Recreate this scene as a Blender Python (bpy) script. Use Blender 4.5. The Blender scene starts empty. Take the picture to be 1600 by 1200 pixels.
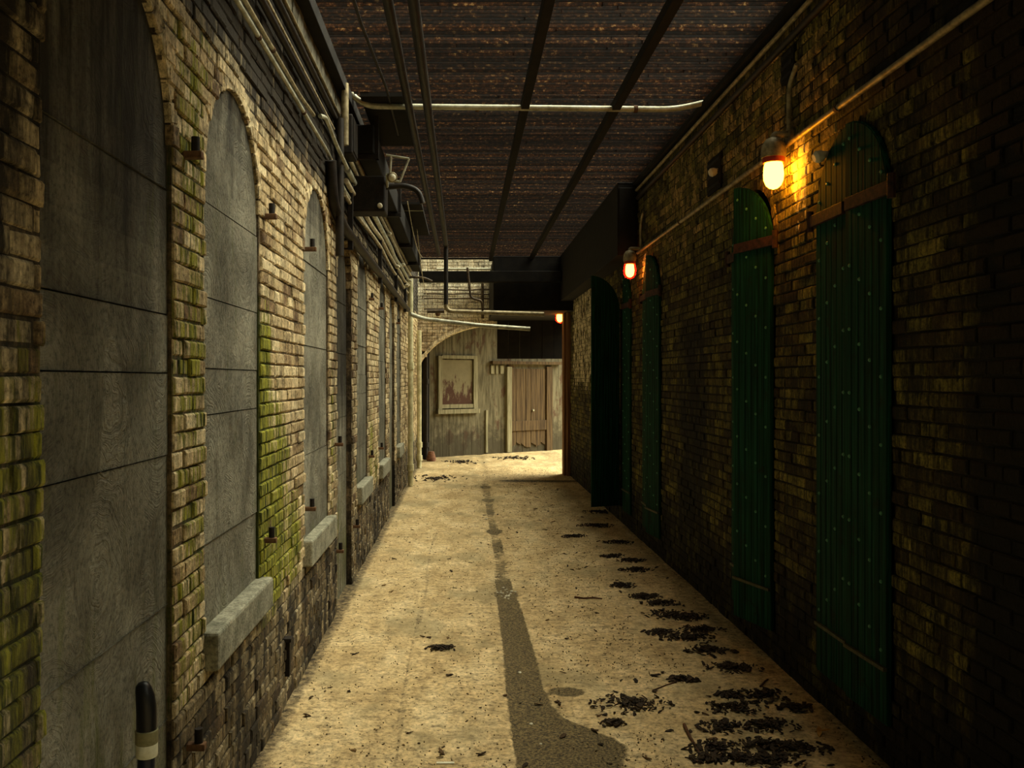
import bpy, math, random
from mathutils import Vector, Matrix, noise as mnoise
random.seed(7)
R = random.random
U = random.uniform
SC = bpy.context.scene
COL = SC.collection
H = 1.70            # camera height
F = 1400.0          # focal length in pixels of the 1600 px frame
VPX, VPY = 725.0, 592.0
XL, XR, ZC = -0.923, 1.86, 3.80
PI = math.pi

# ------------------------------------------------------------------ tagging
def tag(o, label=None, cat=None, group=None, kind=None):
    if label: o['label'] = label
    if cat: o['category'] = cat
    if group: o['group'] = group
    if kind: o['kind'] = kind
    return o

def empty(name, loc, rz=0.0):
    o = bpy.data.objects.new(name, None)
    o.location = loc
    o.rotation_euler = (0, 0, rz)
    COL.objects.link(o)
    return o

# ------------------------------------------------------------------ mesh builder
class MB:
    def __init__(s):
        s.v = []; s.f = []; s.c = []; s.m = []
        s.cur = (0.5, 0.0, 0.0, 1.0); s.mi = 0
    def add(s, verts, faces, flip=False):
        b = len(s.v)
        for p in verts:
            s.v.append((p[0], p[1], p[2])); s.c.append(s.cur)
        for f in faces:
            f = tuple(b + i for i in f)
            s.f.append(f[::-1] if flip else f); s.m.append(s.mi)
    def box(s, lo, hi):
        x0, y0, z0 = lo; x1, y1, z1 = hi
        s.add([(x0,y0,z0),(x1,y0,z0),(x1,y1,z0),(x0,y1,z0),(x0,y0,z1),(x1,y0,z1),(x1,y1,z1),(x0,y1,z1)],
              [(0,3,2,1),(4,5,6,7),(0,1,5,4),(1,2,6,5),(2,3,7,6),(3,0,4,7)])
    def obox(s, c, ax, ay, az):
        """oriented box: centre, three half axes"""
        c = Vector(c); ax, ay, az = Vector(ax), Vector(ay), Vector(az)
        vs = []
        for k in (-1, 1):
            for i, j in ((-1,-1),(1,-1),(1,1),(-1,1)):
                vs.append(c + ax*i + ay*j + az*k)
        s.add(vs, [(0,3,2,1),(4,5,6,7),(0,1,5,4),(1,2,6,5),(2,3,7,6),(3,0,4,7)])
    def bar(s, a, b, w, h, up=(0,0,1)):
        a, b = Vector(a), Vector(b); d = b - a; L = d.length; d.normalize()
        up = Vector(up); sd = d.cross(up)
        if sd.length < 1e-4: sd = d.cross(Vector((1,0,0)))
        sd.normalize(); u = sd.cross(d)
        s.obox((a+b)/2, d*L/2, sd*w/2, u*h/2)
    def tube(s, pts, r, n=10, cap=True):
        pts = [Vector(p) for p in pts]
        rr = r if isinstance(r, (list, tuple)) else [r]*len(pts)
        t0 = (pts[1]-pts[0]).normalized()
        nrm = t0.cross(Vector((0,0,1)))
        if nrm.length < 1e-3: nrm = t0.cross(Vector((1,0,0)))
        nrm.normalize()
        vs = []; fs = []
        for i, p in enumerate(pts):
            if i == 0: t = t0
            elif i == len(pts)-1: t = (pts[i]-pts[i-1]).normalized()
            else:
                t = (pts[i+1]-pts[i]).normalized() + (pts[i]-pts[i-1]).normalized()
                t.normalize()
            nrm = nrm - t*nrm.dot(t)
            nrm.normalize(); bn = t.cross(nrm)
            for k in range(n):
                a = 2*PI*k/n
                vs.append(p + nrm*math.cos(a)*rr[i] + bn*math.sin(a)*rr[i])
        for i in range(len(pts)-1):
            for k in range(n):
                k2 = (k+1) % n
                fs.append((i*n+k, i*n+k2, (i+1)*n+k2, (i+1)*n+k))
        if cap:
            fs.append(tuple(range(n))[::-1])
            fs.append(tuple((len(pts)-1)*n+k for k in range(n)))
        s.add(vs, fs)
    def lathe(s, prof, c, n=20, axis=(0,0,1)):
        """prof: list of (r, h) along axis from centre c"""
        ax = Vector(axis).normalized()
        e1 = ax.cross(Vector((0,1,0)))
        if e1.length < 1e-3: e1 = ax.cross(Vector((1,0,0)))
        e1.normalize(); e2 = ax.cross(e1); c = Vector(c)
        vs = []; fs = []
        for r, h in prof:
            for k in range(n):
                a = 2*PI*k/n
                vs.append(c + ax*h + (e1*math.cos(a)+e2*math.sin(a))*r)
        for i in range(len(prof)-1):
            for k in range(n):
                k2 = (k+1) % n
                fs.append((i*n+k, i*n+k2, (i+1)*n+k2, (i+1)*n+k))
        fs.append(tuple(range(n))[::-1]); fs.append(tuple((len(prof)-1)*n+k for k in range(n)))
        s.add(vs, fs)
    def prism(s, outline, fn, d0, d1):
        """outline: list of (u,z); fn(u,z,d)->xyz"""
        n = len(outline)
        vs = [fn(u, z, d0) for u, z in outline] + [fn(u, z, d1) for u, z in outline]
        fs = [tuple(range(n))[::-1], tuple(range(n, 2*n))]
        for i in range(n):
            j = (i+1) % n
            fs.append((i, j, n+j, n+i))
        s.add(vs, fs)
    def build(s, name, mats, parent=None, smooth=False, bevel=0.0, fix=False):
        me = bpy.data.meshes.new(name)
        me.from_pydata(s.v, [], s.f)
        if not isinstance(mats, (list, tuple)): mats = [mats]
        for m in mats: me.materials.append(m)
        me.polygons.foreach_set('material_index', s.m)
        at = me.color_attributes.new('tint', 'FLOAT_COLOR', 'POINT')
        fl = [x for c in s.c for x in c]
        at.data.foreach_set('color', fl)
        if fix:
            import bmesh
            bm = bmesh.new(); bm.from_mesh(me)
            bmesh.ops.recalc_face_normals(bm, faces=bm.faces)
            bm.to_mesh(me); bm.free()
        if smooth:
            me.polygons.foreach_set('use_smooth', [True]*len(me.polygons))
            try: me.set_sharp_from_angle(angle=math.radians(40))
            except Exception: pass
        me.update()
        o = bpy.data.objects.new(name, me)
        COL.objects.link(o)
        if parent is not None:
            o.parent = parent
        if bevel:
            b = o.modifiers.new('bev', 'BEVEL'); b.width = bevel; b.segments = 2; b.limit_method = 'ANGLE'
        return o

def fillet(pts, rad, n=6):
    pts = [Vector(p) for p in pts]
    out = [pts[0]]
    for i in range(1, len(pts)-1):
        a, b, c = pts[i-1], pts[i], pts[i+1]
        d1 = (a-b); d2 = (c-b)
        r = min(rad, d1.length*0.48, d2.length*0.48)
        p1 = b + d1.normalized()*r; p2 = b + d2.normalized()*r
        for k in range(n+1):
            t = k/n
            out.append(p1*(1-t)**2 + b*2*t*(1-t) + p2*t*t)
    out.append(pts[-1])
    return out

def local(o_parent, p):
    return Vector(p) - o_parent.location

# ------------------------------------------------------------------ node helper
class G:
    def __init__(s, name):
        s.m = bpy.data.materials.new(name); s.m.use_nodes = True
        s.nt = s.m.node_tree; s.N = s.nt.nodes; s.L = s.nt.links
        s.b = s.N['Principled BSDF']
        s.tc = s.N.new('ShaderNodeTexCoord')
        s.co = s.tc.outputs['Object']
    def put(s, sock, v):
        if isinstance(v, bpy.types.NodeSocket): s.L.new(v, sock)
        elif isinstance(v, (tuple, list)) and len(v) == 3 and sock.type == 'RGBA': sock.default_value = (*v, 1)
        else: sock.default_value = v
    def scale(s, vec, sc):
        n = s.N.new('ShaderNodeVectorMath'); n.operation = 'MULTIPLY'
        s.put(n.inputs[0], vec); n.inputs[1].default_value = sc
        return n.outputs[0]
    def noise(s, scale, detail=4, rough=0.6, vec=None, dist=0.0):
        n = s.N.new('ShaderNodeTexNoise')
        s.put(n.inputs['Vector'], vec or s.co)
        n.inputs['Scale'].default_value = scale; n.inputs['Detail'].default_value = detail
        n.inputs['Roughness'].default_value = rough; n.inputs['Distortion'].default_value = dist
        return n.outputs['Fac']
    def voro(s, scale, vec=None, feature='F1'):
        n = s.N.new('ShaderNodeTexVoronoi'); n.feature = feature
        s.put(n.inputs['Vector'], vec or s.co); n.inputs['Scale'].default_value = scale
        return n.outputs['Distance']
    def wave(s, scale, vec=None, dist=0, kind='RINGS', dscale=1.0, direction='X'):
        n = s.N.new('ShaderNodeTexWave'); n.wave_type = kind
        if kind == 'RINGS': n.rings_direction = direction
        else: n.bands_direction = direction
        s.put(n.inputs['Vector'], vec or s.co); n.inputs['Scale'].default_value = scale
        n.inputs['Distortion'].default_value = dist; n.inputs['Detail'].default_value = 3
        n.inputs['Detail Scale'].default_value = dscale
        return n.outputs['Fac']
    def ramp(s, fac, stops, interp='LINEAR'):
        n = s.N.new('ShaderNodeValToRGB'); n.color_ramp.interpolation = interp
        e = n.color_ramp.elements
        while len(e) < len(stops): e.new(0.5)
        for i, (p, c) in enumerate(stops):
            e[i].position = p
            e[i].color = (*c, 1) if isinstance(c, (tuple, list)) else (c, c, c, 1)
        s.put(n.inputs[0], fac)
        return n.outputs[0]
    def mix(s, fac, a, b, mode='MIX'):
        n = s.N.new('ShaderNodeMix'); n.data_type = 'RGBA'; n.blend_type = mode
        s.put(n.inputs[0], fac); s.put(n.inputs[6], a); s.put(n.inputs[7], b)
        return n.outputs[2]
    def math(s, op, a, b=0.0, c=0.0, clamp=False):
        n = s.N.new('ShaderNodeMath'); n.operation = op; n.use_clamp = clamp
        s.put(n.inputs[0], a); s.put(n.inputs[1], b)
        if op in ('MULTIPLY_ADD',): s.put(n.inputs[2], c)
        return n.outputs[0]
    def attr(s, name='tint'):
        n = s.N.new('ShaderNodeAttribute'); n.attribute_name = name
        sp = s.N.new('ShaderNodeSeparateColor'); s.L.new(n.outputs['Color'], sp.inputs[0])
        return sp.outputs[0], sp.outputs[1], sp.outputs[2]
    def rand(s):
        return s.N.new('ShaderNodeObjectInfo').outputs['Random']
    def bump(s, h, strength=0.5, dist=0.01, prev=None):
        n = s.N.new('ShaderNodeBump'); n.inputs['Strength'].default_value = strength
        n.inputs['Distance'].default_value = dist
        s.put(n.inputs['Height'], h)
        if prev is not None: s.L.new(prev, n.inputs['Normal'])
        return n.outputs[0]
    def done(s, col, rough=0.85, nrm=None, metal=0.0, spec=0.3):
        s.put(s.b.inputs['Base Color'], col); s.put(s.b.inputs['Roughness'], rough)
        s.put(s.b.inputs['Metallic'], metal); s.b.inputs['Specular IOR Level'].default_value = spec
        if nrm is not None: s.L.new(nrm, s.b.inputs['Normal'])
        return s.m

def mask(g, amount, pattern, sharp=5.0):
    """0..1 where the pattern noise falls under amount"""
    d = g.math('SUBTRACT', amount, pattern)
    return g.math('MULTIPLY_ADD', d, sharp, 0.5, clamp=True)

def brick_mat(name, stops, moss_glow_a, moss_glow_b, dirt_shade_c, rough=0.9, flake=None, vs=0.5, ps=(30, 30, 2.6)):
    g = G(name); r, gg, bb = g.attr()
    streak = g.noise(1.0, 6, 0.7, g.scale(g.co, ps))
    grime = g.noise(6, 8, 0.7)
    fine = g.noise(48, 6, 0.75)
    base = g.ramp(g.math('ADD', r, g.math('MULTIPLY_ADD', grime, 0.9, -0.45)), stops)
    base = g.mix(1.0, base, g.ramp(grime, [(0.36, 0.55), (0.5, 1.0), (0.66, 1.25)]), 'MULTIPLY')
    base = g.mix(1.0, base, g.ramp(fine, [(0.36, 0.40), (0.47, 0.95), (0.62, 1.25)]), 'MULTIPLY')
    vst = g.noise(1.0, 5, 0.75, g.scale(g.co, (42, 42, 3.4)))
    base = g.mix(1.0, base, g.ramp(vst, [(0.38, 1-0.85*vs), (0.49, 0.95), (0.62, 1+.6*vs)]), 'MULTIPLY')
    if flake:
        base = g.mix(mask(g, 0.42, g.noise(1.0, 6, 0.7, g.scale(g.co, (16, 16, 6))), 9), base, flake)
    pat = g.math('ADD', g.math('MULTIPLY', streak, 0.75), g.math('MULTIPLY', grime, 0.25))
    pat = g.math('MULTIPLY_ADD', pat, 2.2, -0.6)
    moss_glow_c = g.mix(g.ramp(g.noise(1.0, 5, 0.7, g.scale(g.co, (40, 40, 6))), [(0.40, 0.0), (0.6, 1.0)]), moss_glow_a, moss_glow_b)
    base = g.mix(mask(g, gg, pat, 4.5), base, moss_glow_c)
    dp = g.noise(1.0, 6, 0.72, g.scale(g.co, (8, 8, 2.0)))
    base = g.mix(mask(g, bb, dp, 3.6), base, dirt_shade_c)  # blue channel: grime together with painted-in shade
    nb = g.bump(fine, 0.8, 0.010)
    nb = g.bump(g.noise(18, 4, 0.65), 0.6, 0.016, nb)
    return g.done(base, rough, nb)

M = {}
M['brickL'] = brick_mat('left_brick', [(0.0, (.19,.12,.06)), (0.2, (.38,.285,.145)), (0.6, (.53,.42,.235)), (1.0, (.66,.55,.33))],
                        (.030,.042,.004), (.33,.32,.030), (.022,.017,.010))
M['mortarL'] = brick_mat('left_mortar', [(0.0, (.07,.05,.026)), (1.0, (.20,.145,.08))], (.03,.04,.006), (.07,.08,.012), (.012,.010,.006))
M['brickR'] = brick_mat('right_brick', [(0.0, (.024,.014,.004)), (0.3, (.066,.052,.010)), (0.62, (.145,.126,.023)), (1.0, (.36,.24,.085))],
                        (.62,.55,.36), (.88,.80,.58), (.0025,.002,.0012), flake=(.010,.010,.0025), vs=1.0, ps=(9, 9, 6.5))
M['mortarR'] = brick_mat('right_mortar', [(0.0, (.006,.004,.002)), (1.0, (.014,.010,.004))], (.3,.25,.15), (.4,.34,.22), (.006,.005,.003))
M['mortarW'] = brick_mat('arch_mortar', [(0.0, (.20,.15,.08)), (1.0, (.42,.35,.22))], (.2,.15,.06), (.3,.24,.1), (.03,.022,.012))
M['brickW'] = brick_mat('arch_brick', [(0.0, (.40,.30,.18)), (0.45, (.74,.64,.44)), (1.0, (.88,.82,.62))], (.2,.15,.06), (.3,.24,.1), (.03,.022,.012))

def cement():
    g = G('cement'); r, gg, bb = g.attr()
    big = g.noise(2.2, 5, 0.6)
    fine = g.noise(60, 5, 0.75)
    wob = g.noise(3.0, 3, 0.6)
    vn = g.N.new('ShaderNodeTexVoronoi'); g.L.new(g.scale(g.co, (0.2, 1.0, 0.8)), vn.inputs['Vector']); vn.inputs['Scale'].default_value = 2.0
    cb = g.N.new('ShaderNodeCombineXYZ')
    g.L.new(g.math('MULTIPLY_ADD', vn.outputs['Distance'], 95.0, g.math('MULTIPLY', wob, 22.0)), cb.inputs[0])
    sx = g.N.new('ShaderNodeSeparateXYZ'); g.L.new(g.scale(g.co, (2.2, 2.2, 2.2)), sx.inputs[0])
    g.L.new(sx.outputs[1], cb.inputs[1]); g.L.new(sx.outputs[2], cb.inputs[2])
    arcs = g.ramp(g.noise(1.0, 4, 0.7, cb.outputs[0]), [(0.36, 0.0), (0.64, 1.0)])
    fresh = g.ramp(g.noise(2.6, 4), [(0.42, 0.05), (0.58, 1.0)])
    base = g.mix(g.ramp(big, [(0.35, 0.0), (0.65, 1.0)]), (.15,.14,.10), (.33,.315,.235))
    base = g.mix(1.0, base, g.ramp(fine, [(0.36, 0.5), (0.5, 1.0), (0.64, 1.18)]), 'MULTIPLY')
    base = g.mix(g.math('MULTIPLY', g.ramp(arcs, [(0.0, 1.0), (0.45, 0.0)]), g.math('MULTIPLY', fresh, 0.40)), base, (.10,.09,.06))
    st = g.noise(1.0, 6, 0.7, g.scale(g.co, (7, 7, 0.9)))
    base = g.mix(mask(g, bb, st, 2.6), base, (.030,.025,.016))
    base = g.mix(mask(g, gg, g.noise(1.0, 5, 0.65, g.scale(g.co, (14, 14, 2))), 4), base, (.12,.13,.03))
    h = g.math('MULTIPLY', arcs, 0.8)
    h = g.math('MULTIPLY', h, g.math('MULTIPLY_ADD', fresh, 0.9, 0.15))
    h = g.math('ADD', h, g.math('MULTIPLY', fine, 0.7))
    nb = g.bump(h, 0.9, 0.016)
    return g.done(base, 0.85, nb)
M['cement'] = cement()

def stone():
    g = G('sill_stone')
    n = g.noise(9, 6, 0.7); f = g.noise(80, 4, 0.7)
    c = g.ramp(n, [(0.37, (.17,.17,.12)), (0.63, (.40,.39,.29))])
    c = g.mix(1.0, c, g.ramp(f, [(0.38, 0.5), (0.55, 1.0)]), 'MULTIPLY')
    return g.done(c, 0.85, g.bump(f, 0.5, 0.006))
M['stone'] = stone()

def floor_mat():
    g = G('floor_concrete'); wet, grit, dark = g.attr()
    a = g.noise(1.0, 8, 0.7, g.scale(g.co, (3.4, 1.5, 1)))
    f = g.noise(42, 6, 0.75); f2 = g.noise(150, 3, 0.7)
    c = g.ramp(a, [(0.36, (.40,.285,.13)), (0.5, (.53,.395,.195)), (0.64, (.66,.52,.285))])
    c = g.mix(1.0, c, g.ramp(f, [(0.36, 0.28), (0.45, 0.90), (0.62, 1.25)]), 'MULTIPLY')
    mid = g.noise(1.0, 7, 0.72, g.scale(g.co, (11, 17, 1)))
    c = g.mix(1.0, c, g.ramp(mid, [(0.37, 0.55), (0.47, 0.95), (0.62, 1.22)]), 'MULTIPLY')
    speck = g.ramp(g.noise(26, 4, 0.8), [(0.58, 0.0), (0.64, 1.0)])
    c = g.mix(g.math('MULTIPLY', speck, 0.6), c, (.16,.11,.05))
    peb = g.ramp(g.voro(70), [(0.10, 1.0), (0.2, 0.0)])
    c = g.mix(g.math('MULTIPLY', peb, g.math('MULTIPLY', grit, 0.5)), c, (.74,.62,.38))
    # patches of damp grey
    pt = g.ramp(g.noise(1.0, 4, 0.6, g.scale(g.co, (1.6, 1.1, 1))), [(0.53, 0.0), (0.62, 0.55)])
    c = g.mix(pt, c, (.26,.215,.11))
    wm = mask(g, wet, g.math('MULTIPLY_ADD', g.noise(14, 6, 0.75), 0.9, 0.05), 6)
    wc = g.mix(g.ramp(g.noise(75, 5, 0.8), [(0.42, 0.0), (0.62, 1.0)]), (.022,.015,.005), (.26,.19,.075))
    c = g.mix(wm, c, wc)
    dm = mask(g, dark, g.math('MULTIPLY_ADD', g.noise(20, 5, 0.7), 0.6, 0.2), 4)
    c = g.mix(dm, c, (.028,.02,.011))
    rough = g.math('MULTIPLY_ADD', wm, -0.22, 0.92)
    nb = g.bump(g.math('ADD', f, g.math('MULTIPLY', f2, 0.5)), 0.65, 0.012)
    return g.done(c, rough, nb, spec=0.35)
M['floor'] = floor_mat()

def simple(name, a, b, scale=12, rough=0.6, metal=0.0, bump=0.3, vs=None, spec=0.3, det=5):
    g = G(name)
    n = g.noise(scale if vs is None else 1.0, det, 0.65, None if vs is None else g.scale(g.co, vs))
    c = g.ramp(n, [(0.37, a), (0.63, b)])
    return g.done(c, rough, g.bump(g.noise(scale*4, 4), bump, 0.004), metal, spec)
M['iron'] = simple('black_iron', (.004,.003,.0025), (.016,.011,.007), 20, 0.7, 0.0)
M['rust'] = simple('rusty_iron', (.05,.024,.010), (.16,.085,.04), 30, 0.85)
M['pipe'] = simple('galvanised_pipe', (.30,.30,.22), (.58,.58,.45), 14, 0.45, 0.35)
M['paintpipe'] = simple('cream_pipe', (.42,.40,.22), (.74,.70,.45), 9, 0.5)
M['conduit'] = simple('dull_conduit', (.16,.13,.07), (.40,.34,.2), 18, 0.5, 0.3)
M['darkpipe'] = simple('dark_pipe', (.006,.005,.004), (.022,.016,.010), 12, 0.55, 0.0)
M['brownpipe'] = simple('brown_pipe', (.025,.016,.008), (.11,.075,.035), 14, 0.6)
M['beam'] = simple('black_beam', (.003,.0025,.002), (.010,.008,.005), 8, 0.9)
M['plaster'] = simple('old_plaster', (.07,.065,.045), (.30,.29,.22), 12, 0.9, bump=0.8)
M['cable'] = simple('cable_sheath', (.25,.21,.12), (.62,.54,.36), 16, 0.55)
M['porcelain'] = simple('porcelain', (.55,.52,.38), (.75,.72,.55), 10, 0.3)
M['leaf'] = None
M['navy'] = simple('navy_plastic', (.004,.006,.014), (.012,.016,.035), 6, 0.35, bump=0.05)
M['rubber'] = simple('black_rubber', (.004,.004,.004), (.009,.009,.010), 6, 0.4, bump=0.05)
M['white_tape'] = simple('white_tape', (.55,.52,.34), (.72,.70,.52), 30, 0.6, bump=0.1)
M['beige_tape'] = simple('beige_tape', (.18,.17,.08), (.26,.24,.13), 60, 0.8)
M['postwood'] = simple('post_wood', (.08,.032,.012), (.30,.15,.06), 1, 0.8, vs=(40, 40, 1.5))
M['doorwood'] = simple('door_wood', (.04,.023,.009), (.14,.09,.038), 1, 0.85, vs=(30, 30, 1.2))
M['bareboard'] = simple('bare_board', (.16,.145,.08), (.34,.31,.19), 1, 0.8, vs=(30, 30, 2))
M['twig'] = simple('twig_bark', (.04,.018,.008), (.12,.05,.02), 30, 0.9)
M['pebble'] = simple('pebble', (.4,.36,.24), (.8,.76,.58), 9, 0.5)
M['paper'] = simple('paper_scrap', (.6,.56,.4), (.75,.72,.55), 30, 0.8)
M['redcollar'] = simple('red_collar', (.20,.02,.015), (.34,.04,.02), 10, 0.5)
M['pot'] = simple('rust_red', (.12,.05,.03), (.28,.14,.08), 20, 0.9)

def paint_wall():
    g = G('peeling_paint')
    n = g.noise(5, 6, 0.7); st = g.noise(1.0, 5, 0.65, g.scale(g.co, (16, 16, 2)))
    z = g.N.new('ShaderNodeSeparateXYZ'); g.L.new(g.co, z.inputs[0])
    c = g.mix(g.ramp(st, [(0.36, 0.0), (0.64, 1.0)]), (.08,.068,.036), (.205,.18,.11))
    pat = g.noise(1.0, 6, 0.7, g.scale(g.co, (3.6, 3.6, 1.7)))
    c = g.mix(g.ramp(pat, [(0.55, 0.0), (0.62, 0.8)]), c, (.075,.033,.016))
    low = g.math('MULTIPLY_ADD', z.outputs[2], -0.55, 0.80)
    c = g.mix(g.math('MULTIPLY', mask(g, low, n, 4), 0.8), c, (.04,.032,.016))
    return g.done(c, 0.85, g.bump(g.noise(1.0, 5, 0.7, g.scale(g.co, (60, 60, 5))), 0.5, 0.01))
M['farpaint'] = paint_wall()

def panel_paint():
    g = G('peeling_panel')
    pat = g.noise(1.0, 6, 0.7, g.scale(g.co, (7, 7, 3)))
    z = g.N.new('ShaderNodeSeparateXYZ'); g.L.new(g.co, z.inputs[0])
    amt = g.math('MULTIPLY_ADD', z.outputs[2], -0.36, 1.02)
    c = g.mix(g.noise(9, 5), (.15,.125,.07), (.27,.235,.135))
    c = g.mix(mask(g, amt, pat, 9), c, (.07,.03,.017))
    return g.done(c, 0.85, g.bump(pat, 0.5, 0.006))
M['panelpaint'] = panel_paint()

def shutter():
    g = G('green_iron')
    st = g.noise(1.0, 5, 0.65, g.scale(g.co, (55, 55, 1.6)))
    c = g.ramp(st, [(0.36, (.001,.012,.006)), (0.5, (.003,.033,.017)), (0.64, (.007,.062,.034))])
    ru = g.ramp(g.noise(6, 6, 0.75), [(0.57, 0.0), (0.66, 0.6)])
    c = g.mix(ru, c, (.010,.008,.003))
    return g.done(c, 0.8, g.bump(st, 0.4, 0.004), 0.0, 0.12)
M['shutter'] = shutter()
M['rivet'] = simple('rivet_green', (.04,.16,.09), (.08,.26,.15), 10, 0.35)
M['rail'] = simple('worn_rail', (.03,.03,.012), (.09,.085,.035), 25, 0.6)
M['strap'] = simple('hinge_iron', (.012,.006,.004), (.06,.022,.012), 25, 0.7)

def grating():
    g = G('rusty_slats'); r, gg, bb = g.attr()
    n = g.noise(1.0, 6, 0.75, g.scale(g.co, (30, 19, 30)))
    c = g.ramp(n, [(0.36, (.002,.001,.0006)), (0.48, (.015,.006,.0022)), (0.58, (.065,.023,.007)), (0.67, (.36,.23,.09))])
    c = g.mix(1.0, c, g.ramp(r, [(0.0, 0.25), (0.6, 0.9), (1.0, 2.0)]), 'MULTIPLY')
    return g.done(c, 0.8, g.bump(n, 0.4, 0.004))
M['grate'] = grating()

def leafmat():
    g = G('dead_leaf')
    c = g.ramp(g.rand(), [(0.0, (.012,.008,.004)), (0.6, (.045,.025,.010)), (0.9, (.10,.055,.02)), (1.0, (.2,.12,.04))])
    return g.done(c, 0.85, g.bump(g.noise(40, 4), 0.5, 0.004))
M['leaf'] = leafmat()
M['mulch'] = simple('leaf_mulch', (.008,.005,.003), (.05,.030,.012), 40, 0.85)
M['gritm'] = simple('grit', (.05,.035,.016), (.16,.11,.05), 30, 0.9)
M['yleaf'] = simple('yellow_leaf', (.30,.15,.03), (.5,.3,.07), 20, 0.8)

def glow(name, col, s):
    m = bpy.data.materials.new(name); m.use_nodes = True
    nt = m.node_tree; nt.nodes.clear()
    e = nt.nodes.new('ShaderNodeEmission'); o = nt.nodes.new('ShaderNodeOutputMaterial')
    e.inputs[0].default_value = (*col, 1); e.inputs[1].default_value = s
    nt.links.new(e.outputs[0], o.inputs[0])
    return m
M['glow'] = glow('lit_globe', (1.0, 0.33, 0.009), 66.0)
M['glow2'] = glow('lit_bulb', (1.0, 0.36, 0.035), 30.0)
def haloglass():
    m = bpy.data.materials.new('red_halo_glass'); m.use_nodes = True
    nt = m.node_tree; nt.nodes.clear()
    o = nt.nodes.new('ShaderNodeOutputMaterial'); mx = nt.nodes.new('ShaderNodeMixShader')
    t = nt.nodes.new('ShaderNodeBsdfTransparent'); d = nt.nodes.new('ShaderNodeBsdfTranslucent')
    gl = nt.nodes.new('ShaderNodeBsdfGlossy'); m2 = nt.nodes.new('ShaderNodeMixShader')
    t.inputs[0].default_value = (1.0, .80, .75, 1); d.inputs[0].default_value = (.55, .02, .06, 1)  # red halo round the bulb put into the jar glass tint
    gl.inputs[0].default_value = (1, .6, .6, 1); gl.inputs[1].default_value = 0.1
    mx.inputs[0].default_value = 0.28; m2.inputs[0].default_value = 0.04
    nt.links.new(t.outputs[0], mx.inputs[1]); nt.links.new(d.outputs[0], mx.inputs[2])
    nt.links.new(mx.outputs[0], m2.inputs[1]); nt.links.new(gl.outputs[0], m2.inputs[2])
    nt.links.new(m2.outputs[0], o.inputs[0])
    return m
M['haloglass'] = haloglass()

# ------------------------------------------------------------------ wall mapping
def leftp(u, z, d): return (XL + d, u, z)
def rightp(u, z, d): return (XR - d, u, z)

def smooth(x, a, b):
    t = max(0.0, min(1.0, (x-a)/(b-a))); return t*t*(3-2*t)

class Opening:
    def __init__(s, y0, y1, z0, spring):
        s.y0, s.y1, s.z0, s.spring = y0, y1, z0, spring
        s.c = (y0+y1)/2; s.r = (y1-y0)/2
    def span(s, z):
        if z < s.z0 or z > s.spring + s.r: return None
        if z <= s.spring: return (s.y0, s.y1)
        h = math.sqrt(max(0.0, s.r**2-(z-s.spring)**2))
        return (s.c-h, s.c+h)
    def outline(s, g=0.0, z0=None, n=18):
        z0 = s.z0 if z0 is None else z0
        o = [(s.y0-g, z0), (s.y1+g, z0)]
        for k in range(n+1):
            a = PI*k/n
            o.append((s.c+(s.r+g)*math.cos(a), s.spring+(s.r+g)*math.sin(a)))
        return o

COURSE, BL = 0.0610, 0.205
def brick(mb, fn, flip, y0, y1, z0, z1, out, tf=None):
    j = 0.004
    ch = 0.006
    def q(y, z, d, amt=j): return fn(y+U(-amt, amt)*0.7, z+U(-amt, amt)*0.7, d)
    tl = U(-.003, .003)
    back = [fn(y0, z0, -.02), fn(y1, z0, -.02), fn(y1, z1, -.02), fn(y0, z1, -.02)]
    mid = [q(y0, z0, out-ch), q(y1, z0, out-ch+tl), q(y1, z1, out-ch+tl), q(y0, z1, out-ch)]
    fr = [q(y0+ch, z0+ch, out), q(y1-ch, z0+ch, out+tl), q(y1-ch, z1-ch, out+tl), q(y0+ch, z1-ch, out)]
    fs = [(8, 9, 10, 11)]
    for a in range(4):
        b = (a+1) % 4
        fs.append((a, b, 4+b, 4+a)); fs.append((4+a, 4+b, 8+b, 8+a))
    b0 = len(mb.v)
    mb.add(back+mid+fr, fs, flip)
    if tf is not None:
        r = mb.cur[0]; zz = (z0+z1)/2
        ta, tb = tf(y0, zz), tf(y1, zz)
        for q4 in range(3):
            for k4, t4 in enumerate((ta, tb, tb, ta)):
                mb.c[b0+q4*4+k4] = (r, t4[0], t4[1], 1.0)

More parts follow.
